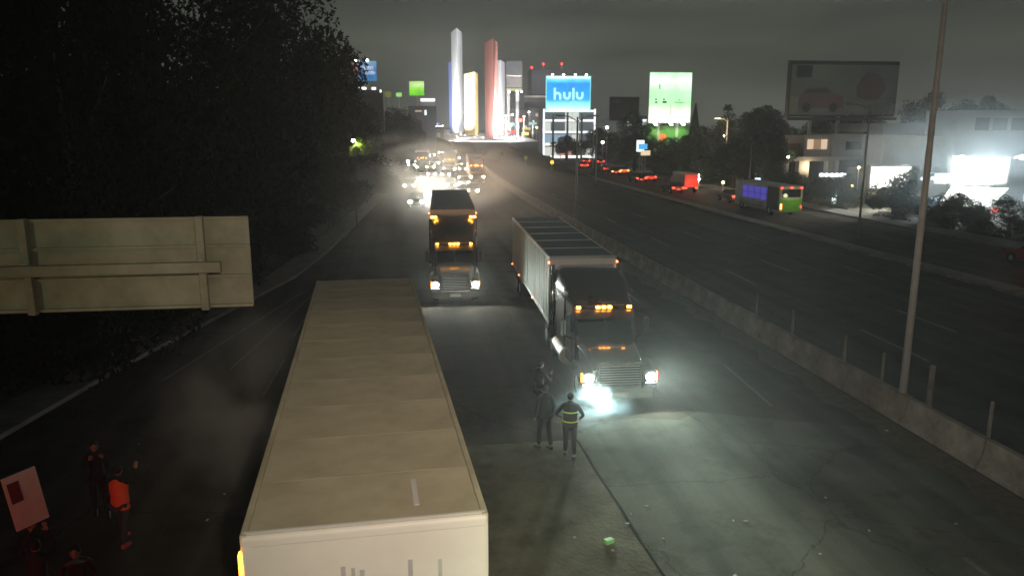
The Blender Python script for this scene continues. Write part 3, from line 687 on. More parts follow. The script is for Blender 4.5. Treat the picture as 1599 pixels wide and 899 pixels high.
# lime strap/flag between person and truck: reflective ribbon on the ground people
# ------------------------------------------------------------------ litter
lt=[(13.2,18.6),(9.37,15.1),(7.1,14.35),(6.85,14.4),(9.5,13.6),(5.2,15.3),(4.75,15.0),(3.95,13.6),(4.55,14.6),(5.1,13.9),(11.5,13.6),(6.0,12.4),(3.3,14.2),(8.0,12.9),(-4.3,17.2),(-7.2,20.5),(-4.4,16.0)]
for i,(x_,y_) in enumerate(lt):
    a=random.uniform(0,6); s_=random.uniform(.025,.055)*(1.7 if i==0 else 1)
    mb=MB().add([(-s_,-s_*.6,.012),(s_,-s_*.5,.02),(s_*.9,s_*.6,.035),(-s_*.7,s_*.7,.014),(0,0,.045)],[(0,1,4),(1,2,4),(2,3,4),(3,0,4)])
    o=mb.build('litter','litter'); o.location=(x_,y_,0); o.rotation_euler=(0,0,a); tag(o,'crumpled scrap of pale litter lying on the asphalt','litter','scraps of litter on the road')
o=MB().box(-.1,.1,-.07,.07,0,.09).build('litter','littergreen',None,.02); o.location=(3.95,13.9,.006); o.rotation_euler=(0,0,.4); tag(o,'crushed green carton lying on the worn asphalt strip','litter')

# ------------------------------------------------------------------ trees
def crown_mesh(name,nl,rx,rz,leaf,seed,gap=.5):
    rnd=random.Random(seed); v=[];f=[]
    cl=[]
    for _ in range(26):
        th=rnd.uniform(0,2*PI); u=rnd.uniform(-.7,1); rr=rnd.uniform(.35,.95)
        s=math.sqrt(max(0,1-u*u)); cl.append((rr*s*math.cos(th)*rx,rr*s*math.sin(th)*rx,rr*u*rz,rnd.uniform(.22,.42)*rx))
    for i in range(nl):
        c=cl[rnd.randrange(len(cl))]; th=rnd.uniform(0,2*PI); u=rnd.uniform(-1,1); s=math.sqrt(1-u*u); r=c[3]*rnd.uniform(.55,1.08)
        p=Vector((c[0]+r*s*math.cos(th),c[1]+r*s*math.sin(th),c[2]+r*u*.8))
        d=Vector((rnd.gauss(0,1),rnd.gauss(0,1),rnd.gauss(0,.7))).normalized(); q=d.orthogonal().normalized(); l=leaf*rnd.uniform(.6,1.4)
        k=len(v); v+=[p-d*l,p+q*l*.45,p+d*l,p-q*l*.45]; f.append((k,k+1,k+2,k+3))
    me=bpy.data.meshes.new(name); me.from_pydata([tuple(a) for a in v],[],f); return me
CR=[crown_mesh('crown_a',15000,1,1.05,.036,1),crown_mesh('crown_b',15000,1,.85,.036,2),crown_mesh('crown_c',11000,1,1.3,.034,3)]
CRN=crown_mesh('crown_near',30000,1,1.1,.022,4)
for me in CR+[CRN]: me.materials.append(M['foliage'])
CRG=[]
for me in CR: m2=me.copy(); m2.materials.clear(); m2.materials.append(M['foliage2']); CRG.append(m2)
def tree(x,y,h,r,label,me,zc=None,rzf=None,group=None,z0=0,name='tree',trunk=True):
    t=T(name,label,'tree' if name!='bush' else 'bush',(x,y,z0),random.uniform(0,6),group)
    zc=zc if zc is not None else h-r; 
    c=bpy.data.objects.new('crown',me); COL.objects.link(c); c.parent=t; c.location=(0,0,zc); hz=(h-zc); c.scale=(r,r,hz)
    if trunk:
        mb=MB().cyl((0,0,0),(.1,.05,zc*.6),.06*r+.06,.04*r+.04,8).cyl((.1,.05,zc*.6),(0,0,zc+hz*.4),.04*r+.04,.03,7)
        for k in range(5):
            a=k*1.3; mb.cyl((.08,.04,zc*(.5+.1*k)),(r*.6*math.cos(a),r*.6*math.sin(a),zc+hz*(.1*k-.1)),.025*r+.02,.02,6)
        mb.build('trunk','bark',t)
    return t
GL='dark trees along the left side of the road'
left=[(-15.5,14,16,6.5,5.5,'dark tree at the far left above the road sign'),(-17,25,19,7.5,8,'large dark tree behind the road sign'),
(-12.4,31,17,6.0,7,'dark tree just beyond the sign, left of the pale trailer front'),(-20,40,24,9,11,'very tall dark tree filling the upper left'),
(-10.8,45,21,6.3,11,'tall dark tree whose crown hangs toward the lane, above the sign end'),(-10.5,60,22,6.8,11,'tall dark tree whose crown edge meets the sky at the top'),
(-9.6,77,18.5,6.3,9,'dark tree with a lamp glowing behind its leaves'),(-9.6,95,16.5,6.2,8,'dark tree left of the blue billboard'),
(-8.0,115,12.8,5.8,6,'rounded dark tree below the blue billboard'),(-6.2,138,11.5,6,5.2,'lower dark tree before the small green signs'),
(-3.6,165,12.5,6.5,5,'small dark tree at the left edge of the distant jam'),(-1.2,205,11,6.5,4.5,'farthest dark tree on the left, by the flashing lights')]
for i,(x_,y_,h_,r_,zc_,lb) in enumerate(left):
    tree(x_,y_,h_,r_,lb,CRN if y_<50 else CR[i%3],zc_,group=GL)
for i,(x_,y_,h_,r_,lb) in enumerate([(-15.6,21,4.6,3.6,'low dark bush at the bottom of the left bank'),(-13.2,27,5,3.4,'dark bush beside the left pavement under the sign'),(-11.3,36,5,3.6,'dark bush behind the left pavement beyond the sign'),
   (-10.3,44,5.4,3.6,'round dark bush at the tree line, middle of the left bank'),(-9.6,54,6,3.8,'dark bush where the left pavement narrows'),(-8.6,66,6,4,'dark bush below the glowing lamp'),(-7.4,80,6,4,'dark bush beside the lane in the distance'),(-5.2,100,6,4,'distant dark bush beside the lane'),(-3.4,124,6,4,'farthest dark bush beside the lane on the left')]):
    tree(x_,y_,h_,r_,lb,CR[i%3],h_*.30,group='bushes under the left trees',name='bush')
# the left bank itself
bk=MB(); pr=[(-60,14),(-30,7),(-19,2.4),(-14,.5),(-13,0)]
ys=list(range(-20,260,20)); vv=[]
for y in ys:
    e0=left_edge(y)+1.3
    for k,(px,pz) in enumerate(pr): vv.append((px+e0+10,y,pz+(.0 if k==4 else random.uniform(-.3,.3))))
bk.add(vv,[(a*5+k,a*5+k+1,a*5+k+6,a*5+k+5) for a in range(len(ys)-1) for k in range(4)])
tag(bk.build('embankment','grass',None,smooth=True),kind='structure')
# lit lamp glowing behind leaves
t=T('garden_lamp','small lamp glowing among yellow-green leaves on the left','lamp',(-4.05,67,0)); 
MB().cyl((0,0,0),(0,0,7.1),.06,.04,8).build('post','plastic',t); MB().ball((0,0,7.25),.17,.17,.14).build('bulb','lampw',t)
point(t,(0.25,-.45,7.0),120,(.85,1,.35),.1)
lf=T('leafy_branch','cluster of leaves lit yellow-green by the small lamp','branch',(-3.55,66.8,6.6))
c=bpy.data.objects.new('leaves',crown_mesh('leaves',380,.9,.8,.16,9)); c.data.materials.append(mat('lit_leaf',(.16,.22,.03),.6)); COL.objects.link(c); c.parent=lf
MB().cyl((-2.5,.8,-.6),(.2,0,.1),.05,.02,6).build('twig','bark',lf)
# trees on the right
GR='trees beyond the service road'
right=[(45.6,93.5,8.0,3.4,'broad dark tree left of the house with a lit window'),(44.5,100,7.5,3.8,'dark tree right of the red-lit van'),(50,118,9.2,4.5,'dark tree below the green-lit billboard, right side'),
(46.5,128,7.0,3.6,'dark tree below the green-lit billboard, left side'),(44.5,146,8,4.2,'tree right of the small white road plate'),(49,160,10,5,'round tree left of the small dark poster'),
(45,178,8.2,4.4,'green tree in front of the lit office, right of its pole'),(42.0,198,7.0,3.8,'small tree hiding the foot of the lit office'),(58,170,12,5.5,'tall tree between the office and the small dark poster'),
(62,132,11.5,5,'dark tree right of the green-lit billboard'),(68,140,13.5,5,'tall dark tree behind the lamp with the amber head'),(58,105,9,4,'tree at the left wall of the house'),
(72,122,13,5,'dark tree rising left of the large dark billboard'),(78,125,12,5,'dark tree under the large dark billboard'),(88,122,12.2,5.5,'dark tree behind the house roof, under the billboard'),
(97,122,13.4,5.5,'dark tree behind the shop, right of the billboard'),(107,120,13,5.5,'dark tree above the right end of the shop roof'),(118,118,12.5,6,'dark tree at the far right skyline'),(127,116,13,6,'last dark tree at the right edge of the skyline')]
for i,(x_,y_,h_,r_,lb) in enumerate(right): tree(x_,y_,h_,r_,lb,CRG[i%3] if y_>100 and x_<60 else CR[i%3],h_*.52,group=GR)
for i,(x_,y_,h_,r_,lb) in enumerate([(45.5,66,3.6,2.6,'green-lit bush under the white shop sign'),(46.5,59.5,3.3,2.8,'leafy bush in front of the bright screen'),(47.0,54,2.6,2.6,'dark bush before the bright canopy'),(50.5,54.5,2.1,2.6,'dark bush in front of the triangular canopy'),(54,55,2.1,2.4,'dark bush right of the canopy'),(49,70,3.8,2.6,'bush between the house wall and the screen'),(45.5,76,3.6,2.4,'bush lit by the garden lamp behind the bus'),(44.6,84,3.8,2.6,'bush with an amber lamp in it, left of the bus'),(45.4,90,3.6,2.6,'bush beside the lane, left of the amber lamp'),(58,56,3.2,2.8,'dark bush at the right edge beyond the road'),
  (46.8,110,3.8,2.8,'bush behind the red-lit van'),(44.5,120,3.5,2.6,'bush above the two tail-lit cars'),(46,134,3.5,2.8,'bush below the lit blue sign')]):
    tree(x_,y_,h_,r_,lb,CRG[i%3],h_*.30,group='bushes beyond the service road',name='bush')
# cypress in front of the green-lit billboard
t=T('cypress_tree','narrow pointed conifer in front of the green-lit billboard','tree',(57.9,150,0)); me=bpy.data.meshes.new('crown')
v=[];f=[];rn=random.Random(5)
for i in range(6000):
    z=rn.uniform(.1,1)**.8; rr=(1-z)*.17+.005; a=rn.uniform(0,6.28); p=Vector((rr*math.cos(a),rr*math.sin(a),z)); d=Vector((rn.gauss(0,.5),rn.gauss(0,.5),1)).normalized(); q=d.orthogonal().normalized(); l=.012
    k=len(v); v+=[tuple(p-d*l),tuple(p+q*l*.6),tuple(p+d*l),tuple(p-q*l*.6)]; f.append((k,k+1,k+2,k+3))
me.from_pydata(v,[],f); me.materials.append(M['foliage2']); c=bpy.data.objects.new('crown',me); COL.objects.link(c); c.parent=t; c.scale=(13,13,13)
MB().cyl((0,0,0),(0,0,10),.2,.05,8).build('trunk','bark',t)
# palm
t=T('palm_tree','lone fan palm on the skyline right of the green-lit billboard','tree',(86,200,0))
MB().cyl((0,0,0),(.2,0,13.4),.28,.2,8).build('trunk','bark',t)
mb=MB()
for i in range(70):
    a=random.uniform(0,6.28); u=random.uniform(-.5,1); d=Vector((math.cos(a)*math.cos(u),math.sin(a)*math.cos(u),math.sin(u))); p=Vector((.2,0,13.4)); q=d.cross(Vector((0,0,1))).normalized()*.28
    e_=p+d*1.7+Vector((0,0,-.3)); mb.add([p,p+d*.9+q,e_,p+d*.9-q],[(0,1,2,3)])
mb.build('crown','foliage',t)
# small tree line behind the left signs
for i,(x_,y_,h_,r_,lb) in enumerate([(-6,215,14.5,6,'dark tree below the blue billboard lamps'),(2,250,13,5,'dark tree between the two small green signs')]):
    tree(x_,y_,h_,r_,lb,CR[i%3],h_*.5,group='trees behind the left billboards')

# ------------------------------------------------------------------ monument island
outer=[(17,252,0),(23,222,0),(29.5,165,0),(31.2,118,0),(33.2,150,0),(39,200,0),(50,258,0),(72,430,0),(8,430,0)]
zp=lambda y:3.8+(y-250)*.0130
inner=[(15.8,262),(22,254),(29.5,250),(31.5,249),(34,249),(38,250),(46,262),(58,420),(12,420)]
mb=MB(); n=len(outer); mb.add([*outer,*[(x_,y_,zp(y_)-.12) for x_,y_ in inner]],[(i,(i+1)%n,n+(i+1)%n,n+i) for i in range(n)])
tag(mb.build('grass_bank','grass'),kind='structure')
tag(MB().add([(x_,y_,zp(y_)) for x_,y_ in inner]+[(x_,y_,zp(y_)-.3) for x_,y_ in inner],[tuple(range(n))]+[(i,n+i,n+(i+1)%n,(i+1)%n) for i in range(n)]).build('plaza','plaza'),kind='structure')
def tower(label,L_,Rt,apex,top,m):
    t=T('tower',label,'tower',(apex[0],apex[1],zp(apex[1])-.05),0,'five coloured prism towers on the lit plaza')
    z0=0; z1=top-t.location.z
    a=(0,0); b=(Rt[0]-apex[0],Rt[1]-apex[1]); c=(L_[0]-apex[0],L_[1]-apex[1])
    MB().loft([[(p[0],p[1],z0) for p in (a,b,c)],[(p[0],p[1],z1) for p in (a,b,c)]]).build('shaft',m,t)
    MB().loft([[(p[0]*1.0,p[1]*1.0,z1+.002) for p in (a,b,c)],[(p[0],p[1],z1+.25) for p in (a,b,c)]]).build('parapet',m,t)
    return t
tower('blue tower, leftmost and mostly hidden behind the tall white one',(23.2,386),(27.2,392),(24.6,376),38.9,'tb')
tower('tallest white tower with a sharp front edge',(24.1,377),(29.3,377),(25.6,360),51.8,'tw')
tower('yellow tower, shortest of the five',(28.4,357),(34.2,352),(31.5,340),31.6,'ty')
tower('tall red tower right of the yellow one',(33.5,317),(38.5,315),(35.0,300),41.0,'tr')
tower('white tower right of the red one, half hidden by it',(40.0,345),(45.6,346),(41.6,330),35.8,'tw')
def flood(x_,y_,dst,p,lb,ang=98,c=(1,.98,.95)):
    t=T('floodlight',lb,'floodlight',(x_,y_,zp(y_)),0,'floodlights at the feet of the towers')
    B(-.4,.4,-.3,.3,.0,.35).build('housing','plastic',t); B(-.34,.34,-.24,.24,.352,.37).build('lens','lampw',t)
    spot(t,(0,0,.5),aim((x_,y_,zp(y_)+.5),dst),p,ang,.4,c,.3)
flood(20.5,352,(25,370,26),240000,'floodlight left of the blue tower')
flood(25.2,338,(26.3,362,38),560000,'floodlight before the tall white tower')
flood(30.6,318,(31.6,345,24),55000,'floodlight before the yellow tower')
flood(33.0,279,(35.8,302,30),300000,'floodlight before the red tower')
flood(39.3,296,(41.5,332,22),330000,'floodlight before the right white tower')
flood(44.8,310,(43.5,335,16),150000,'floodlight right of the right white tower')
for x_,y_ in ((19,270),(27,262),(36,262),(24,300),(42,285)):
    t=T('ground_lamp',{19:'low lamp at the left front corner of the white plaza',27:'low lamp at the front edge of the plaza, below the yellow tower',36:'low lamp at the front edge of the plaza, below the red tower',24:'low lamp in the middle of the plaza left side',42:'low lamp on the plaza right of the red tower'}[x_],'lamp',(x_,y_,zp(y_)),0,'low lamps on the plaza'); MB().cyl((0,0,0),(0,0,1.0),.08,.06,8).build('post','steel',t); MB().ball((0,0,1.1),.16).build('globe','lampw',t)
    point(t,(0,0,2.0),5000,(1,.98,.95),.3)
# chevron signs at the foot of the bank
for i,(u,x_,y_,z_) in enumerate([(0,22.4,218,1.5),(1,25.2,196,1.4),(2,27.9,174,1.3),(3,29.7,152,1.2)]):
    t=T('chevron_sign','yellow chevron sign on the dark bank, number counted by its spot: '+['farthest left','second from left','second from right','nearest, at the right'][i],'chevron sign',(x_-.3,y_,0),0,'chevron signs along the bank')
    t['label']=['yellow chevron sign on the dark bank, farthest and leftmost','yellow chevron sign on the dark bank, second from the left','yellow chevron sign on the dark bank, third from the left','yellow chevron sign on the dark bank, nearest and rightmost'][i]
    MB().cyl((0,.05,0),(0,.05,z_+.9),.05,.05,8).build('post','steel',t); B(-.32,.32,-.02,.0,z_,z_+.85).build('plate','plastic',t)
    for s in (-1,1):
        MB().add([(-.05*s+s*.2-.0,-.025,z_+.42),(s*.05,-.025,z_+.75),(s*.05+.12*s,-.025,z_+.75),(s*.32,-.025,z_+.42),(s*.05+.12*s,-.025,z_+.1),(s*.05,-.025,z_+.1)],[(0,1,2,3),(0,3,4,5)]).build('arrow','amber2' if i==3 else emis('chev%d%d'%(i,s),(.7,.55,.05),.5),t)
# white hand rails sweeping away from the plaza
t=T('guard_rail','pale guard rail curving down from the plaza to the service road','guard rail',(0,0,0))
pts=[(46,262,3.6),(44.5,240,2.6),(43,220,1.7),(41,200,1.0)]
MB().path(pts,.12,6).build('rail','whitepaint',t)
for p in pts: MB().cyl((p[0],p[1],0),p,.08,.08,6).build('post','steel',t)

# ------------------------------------------------------------------ billboards
def frame_posts(t,x0,x1,y,z0,n=2,r=.35):
    for k in range(n):
        xx=x0+(x1-x0)*(k+.5)/n if n>1 else (x0+x1)/2
        MB().cyl((xx,y,0),(xx,y,z0+1),r,r*.8,10).build('post','steel',t)
# hulu billboard over the lit office
t=T('billboard','blue backlit billboard lettered hulu in pale green, above the lit office','billboard',(44.9,210,0),-.02)
hx,hz0,hz1=5.95,12.6,21.8
hm=zgrad('blue_poster',[(0,(.70,1,1)),(.16,(.30,.85,.95)),(.35,(.02,.28,.62)),(.8,(.015,.22,.60)),(.92,(.10,.55,.85)),(1,(.9,1,1))],hz0,hz1,2.0)
B(-hx,hx,-.1,0,hz0,hz1).build('poster',hm,t)
eg=emis('sign_edge',(.35,1,.85),1.0)
for a in ((-hx-.2,-hx,hz0,hz1+.2),(hx,hx+.2,hz0,hz1+.2),(-hx,hx,hz1,hz1+.2)): B(a[0],a[1],-.2,.3,a[2],a[3]).build('edge_trim',eg,t)
frame_posts(t,-hx,hx,.6,hz0,3)
lt_m=emis('pale_green_letters',(.50,1,.85),1.3)
def letter(name,boxes,arcs):
    mb=MB()
    for b in boxes: mb.box(b[0],b[1],-.18,-.11,b[2],b[3])
    for (cx_,cz_,ro,ri,a0,a1) in arcs:
        n_=10; pr=[]
        for i in range(n_):
            a=R(a0+(a1-a0)*i/n_); b=R(a0+(a1-a0)*(i+1)/n_)
            q_=[(cx_+ro*math.cos(a),cz_+ro*math.sin(a)),(cx_+ro*math.cos(b),cz_+ro*math.sin(b)),(cx_+ri*math.cos(b),cz_+ri*math.sin(b)),(cx_+ri*math.cos(a),cz_+ri*math.sin(a))]
            mb.loft([[(x_,-.18,z_) for x_,z_ in q_],[(x_,-.11,z_) for x_,z_ in q_]])
    mb.build(name,lt_m,t)
zb=15.75; s_=.62
def H_(x): letter('letter_h',[(x,x+s_,zb,zb+3.1),(x+1.5,x+1.5+s_,zb,zb+1.0)],[(x+1.06,zb+1.0,1.06,.44,0,180)])
def U_(x): letter('letter_u',[(x,x+s_,zb+1.0,zb+2.05),(x+1.5,x+1.5+s_,zb+1.0,zb+2.05)],[(x+1.06,zb+1.06,1.06,.44,180,360)])
H_(-4.05); U_(-1.45); letter('letter_l',[(1.05,1.05+s_,zb,zb+3.1)],[]); U_(2.05)
letter('small_arc',[],[(1.6,14.1,1.3,1.12,10,170)]); letter('small_line',[(-2.6,1.4,13.95,14.25)],[])
for k,x_ in enumerate((-4.6,-1.6,1.6,4.6)):
    o=MB().path([(x_,0,hz1+.1),(x_,-1.2,hz1+.5)],.05,6).ball((x_,-1.3,hz1+.45),.28,.2,.16).build('flood_lamp','lampw',t)
# lit office below
t=T('office_building','brightly lit glass office block with white floor bands below the blue billboard','building',(45.6,212,0),-.02)
B(-6.9,6.9,.2,10,0,13).build('core','stucco2',t)
for z in (.2,3.6,6.9,10.0,12.6): B(-7.1,7.1,-.25,.19,z,z+.55).build('floor_band','whitelit2' if z>5 else 'whitelit',t)
gl=[emis('office_glass_a',(.55,.80,1),.55),emis('office_glass_b',(.95,.98,.9),.8),emis('office_glass_c',(.30,.34,.36),.35),emis('office_glass_d',(1,.45,.35),.6)]
pat=[[1,1,3,3,2,2,1],[0,0,0,0,1,2,2],[1,2,2,1,1,2,2],[2,2,2,1,1,2,2]]
for r_,z in enumerate((.8,4.2,7.5,10.6)):
    for k in range(7): B(-6.9+k*1.96,-6.9+k*1.96+1.86,.0,.18,z,z+2.3 if r_<3 else z+1.9).build('window',gl[pat[r_][k]],t)
for x_ in (-7.2,7.0): B(x_,x_+.4,-.4,.1,0,13.4).build('corner_column','whitelit2',t)
# tall green-white billboard
t=T('billboard','tall pale green floodlit billboard with faint marks, above the trees','billboard',(56,160,0),-.03)
gm=zgrad('green_poster',[(0,(1,1,.95)),(.22,(.95,1,.80)),(.38,(.45,.95,.45)),(.62,(.48,.95,.50)),(.85,(.85,1,.80)),(1,(.55,.95,.60))],9.4,19.6,1.5)
B(-4.45,4.55,-.1,0,9.4,19.6).build('poster',gm,t); B(-4.6,4.7,.02,.5,9.2,19.8).build('frame','steel',t); frame_posts(t,-4,4,.9,9.2,2,.5)
dk=mat('faded_dark_ink',(.05,.12,.12),.8)
for (a,b,c_,d) in ((-3.2,-2.7,13.4,13.7),(-3.2,-2.85,14.0,14.3),(-1.6,-.7,13.4,13.8),(-1.5,-1.1,14.0,14.3),(1.0,3.2,13.5,13.62),(.2,.3,11.0,13.0),(.3,.6,10.2,10.4),(-2.4,-2.2,16.3,17.2),(2.0,2.2,13.9,14.2)): B(a,b,-.13,-.105,c_,d).build('print_mark',dk,t)
for x_ in (-3.3,.0,2.6):
    MB().path([(x_,0,9.3),(x_,-1.6,8.9)],.06,6).ball((x_,-1.7,9.0),.34,.25,.2).build('flood_lamp','lampw',t)
    spot(t,(x_,-1.7,8.7),(0,.5,-1),500,120,.5,(.7,1,.5),.2)
B(-5.2,5.8,.6,2.0,3.2,8.8).build('lower_panel',mat('green_wall',(.10,.26,.07),.8,var=.2,scale=.3),t); B(-5.2,3.0,.5,.59,3.4,4.5).build('pale_band',mat('pale_band',(.35,.38,.2),.8),t)
t=T('round_sign','round orange-red lit sign below the green billboard','sign',(53.9,157.4,0)); MB().cyl((0,0,6.4),(0,.2,6.4),.75,.75,18).build('disc',emis('orange_disc',(1,.16,.03),2.2),t); MB().cyl((0,.3,0),(0,.3,6.4),.08,.08,8).build('post','steel',t)
# small dark poster
t=T('billboard','small unlit dark red poster billboard between the trees','billboard',(57.7,200,0),-.02)
B(-3.95,3.95,-.1,.1,10.2,16.1).build('poster','bill_red',t); frame_posts(t,-3,3,.5,10,2,.25); B(-4.05,4.05,.11,.3,10.1,16.25).build('frame','steel',t)
B(-3.3,-1.0,-.13,-.102,14.6,15.4).build('print_mark','bill_dark',t)
# large dark billboard with a car picture
t=T('billboard','large unlit billboard with a dark red car picture over the house roofs','billboard',(59.4,100,0),-.035)
B(-7.7,7.6,-.1,.1,10.0,17.0).build('poster','bill_dark',t); B(-7.9,-7.7,-.4,.5,9.6,17.1).build('frame','bill_black',t); B(-7.7,7.6,.11,.6,9.8,17.1).build('backing','bill_black',t)
B(-7.7,7.6,-.16,-.102,16.6,17.0).build('frame','bill_black',t)
B(-6.9,-4.7,-.13,-.102,14.9,16.5).build('print_block','bill_black',t)
cr=[(-6.2,10.9),(-6.3,12.0),(-5.9,12.9),(-5.3,13.6),(-2.4,13.7),(-1.5,12.9),(-.2,12.5),(.1,11.6),(.0,10.9)]
MB().loft([[(x_,-.13,z_) for x_,z_ in cr],[(x_,-.102,z_) for x_,z_ in cr]]).build('car_print','bill_red',t)
gc=[(-5.6,12.9),(-5.2,13.4),(-2.6,13.5),(-1.9,12.9)]; MB().loft([[(x_,-.15,z_) for x_,z_ in gc],[(x_,-.131,z_) for x_,z_ in gc]]).build('window_print','bill_black',t)
for x_ in (-5.2,-1.4): MB().cyl((x_,-.15,11.0),(x_,-.131,11.0),.62,.62,18).build('wheel_print','bill_black',t)
MB().loft([[(x_,yy_,z_) for x_,z_ in [(2.0,12.4),(1.7,13.6),(2.4,14.9),(3.3,15.6),(4.5,15.5),(5.6,14.6),(5.9,13.4),(5.0,12.2),(3.4,12.0)]] for yy_ in (-.13,-.102)]).build('print_shape','bill_red',t)
B(1.2,7.2,-.135,-.103,10.3,11.9).build('print_panel',mat('poster_grey',(.25,.26,.24),.8),t)
B(-7.6,-6.4,-.14,-.104,10.2,12.4).build('print_panel',mat('poster_tan',(.28,.25,.17),.8),t)
for x_ in (.8,5.9): MB().path([(x_,0,9.9),(x_,-1.0,11.4)],.04,6).ball((x_,-1.05,11.45),.24,.16,.13).build('flood_lamp','whitepaint',t)
B(-8,7.6,-.6,.6,9.3,9.7).build('catwalk','darkbld',t); frame_posts(t,-6,6,.9,9.5,3,.3)
# blue billboard at the left
t=T('billboard','small blue lit billboard with two rows of white lettering, above the left trees','billboard',(-6.9,160,0),-.12)
bm_=zgrad('blue_sign',[(0,(.05,.28,.60)),(.5,(.05,.22,.62)),(1,(.25,.55,.85))],17.5,21.2,.75)
B(-1.3,2.3,-.1,0,17.4,21.2).build('poster',bm_,t); B(-2.4,-1.31,-.1,0,18.6,21.1).build('figure_print',emis('sign_red_figure',(.65,.25,.25),.5),t)
wl=emis('white_letters',(.75,.88,1),.9)
random.seed(3)
for r_,(za,zb_,xa) in enumerate(((19.5,20.2,-.9),(18.6,19.3,-.3))):
    x_=xa
    while x_<1.7:
        w_=random.uniform(.22,.34); mb=MB().box(x_,x_+.09,-.14,-.105,za,zb_).box(x_+w_-.06,x_+w_,-.14,-.105,za,zb_)
        mb.box(x_+.09,x_+w_-.06,-.14,-.105,(za+zb_)/2-.05 if random.random()<.5 else zb_-.12,(za+zb_)/2+.06 if random.random()<.5 else zb_).build('letter_stroke',wl,t); x_+=w_+.12
frame_posts(t,-1,1.5,.5,17,2,.2)
for x_ in (-1.4,.6): MB().ball((x_,-.7,21.3),.32,.25,.2).build('flood_lamp','lampw',t)
t=T('shop_building','dark building with a row of white lamps on its roof under the blue billboard','building',(-6.6,158,0)); B(-2.4,3.2,0,5,0,15.6).build('wall','darkbld',t)
for x_,z_,w_ in ((-1.6,16.1,.5),(-.5,15.9,.9),(1.4,15.9,.8),(2.7,15.4,.3)): B(x_-w_/2,x_+w_/2,-.3,-.02,z_-.25,z_+.2).build('lamp','whitelit',t)
# green billboard
t=T('billboard','small bright lime green billboard left of the towers','billboard',(6.0,300,0),-.05)
B(-2.75,2.75,-.1,0,20.2,25.4).build('poster',zgrad('lime_poster',[(0,(.18,.75,.03)),(.45,(.30,.95,.02)),(.75,(.75,1,.45)),(1,(.5,1,.1))],20.2,25.4,1.0),t); frame_posts(t,-2,2,.5,20,1,.35)
t=T('billboard','tiny green lit sign left of the lime billboard','billboard',(-.6,270,0)); B(-.95,.95,-.1,0,18.6,19.9).build('poster',emis('tiny_green',(.40,.95,.25),.9),t); frame_posts(t,-1,1,.3,18.5,1,.2)
t=T('billboard','tiny dim olive sign left of the tiny green one','billboard',(-4.1,270,0)); B(-1.1,.9,-.1,0,18.4,20.3).build('poster',emis('tiny_olive',(.30,.32,.06),.5),t); frame_posts(t,-1,1,.3,18.4,1,.2)
# building with roof sign left of the towers
t=T('shop_building','shop block with white and red lit signs under the lime billboard','building',(8.5,285,0)); B(-6,4,0,14,0,16).build('wall','darkbld',t)
for a in ((-1.5,3.6,17.6,18.6,'whitelit'),(-3.6,-1.2,14.0,14.4,'warmwin'),(-.2,.5,12.8,14.6,'whitelit2')): B(a[0],a[1],-.3,-.02,a[2],a[3]).build('lit_sign',a[4],t)
B(-1.6,3.7,-.01,.4,16,17.5).build('parapet','stucco2',t)
# red and amber traffic glimmer on the flyover to the left
fl=T('flyover','low flyover deck left of the plaza carrying queued cars','bridge',(4.5,300,0)); B(-16,14,0,9,7.6,8.4).build('deck','concrete',fl)
for x_ in (-12,-4,4,11): B(x_-.7,x_+.7,3,6,0,7.6).build('pier','concrete',fl)
for i in range(11):
    x_=-3.2+i*1.55; 
    o=car('%s tail-lit car on the flyover, %s'%(['dark','red','grey','white'][i%4],['leftmost','second from left','third from left','fourth from left','fifth from left','middle of the row','sixth from right end','fifth from right end','fourth from right end','second from right end','rightmost before the blue lights'][i]),(4.5+x_-2.5,302+ (i%3)*2.3,8.4),OUT+random.uniform(-.6,.6),['black','redpaint','greypaint','whitepaint'][i%4],['red','amber2','turn'][i%3],'hlw','cars on the flyover')
for i,(x_,y_,c_) in enumerate(((13.0,300,'bluelamp'),(11.4,296,'hlb'),(14.2,304,'bluelamp'))):
    o=car('police car flashing blue left of the blue tower, %s'%['front','left of the pair','rear'][i],(x_,y_,8.4),.3,'whitepaint','red','hlw',None,'police_car',roofbar=(c_,'bluelamp'))
# LED tower behind the right white tower
t=T('office_tower','slim tower block with a dark screen and picture panel beside the white tower','building',(50.3,352,0),-.03); t.scale=(1.14,1.14,1.14)
B(-3.0,3.3,0,9,21.5,32.8).build('upper_block','darkbld',t); B(-2.8,3.1,-.2,-.02,23.0,26.8).build('picture_panel',zgrad('picture_panel',[(0,(.35,.38,.40)),(.3,(.20,.20,.22)),(.6,(.42,.22,.16)),(1,(.35,.32,.34))],23,26.8,.55),t)
B(-3.0,3.3,-.25,-.02,27.0,27.5).build('pale_band','stucco',t); B(-3.0,3.2,-.3,-.02,21.6,22.4).build('yellow_band',emis('yellow_band',(.75,.72,.15),.9),t)
for x_ in (-2.1,1.5): B(x_-.6,x_+.6,.5,3,0,21.5).build('column','stucco2',t)
for x_ in (-1.8,1.2,3.0): MB().ball((x_,-.6,21.2),.35,.3,.3).build('lamp','lampw',t)
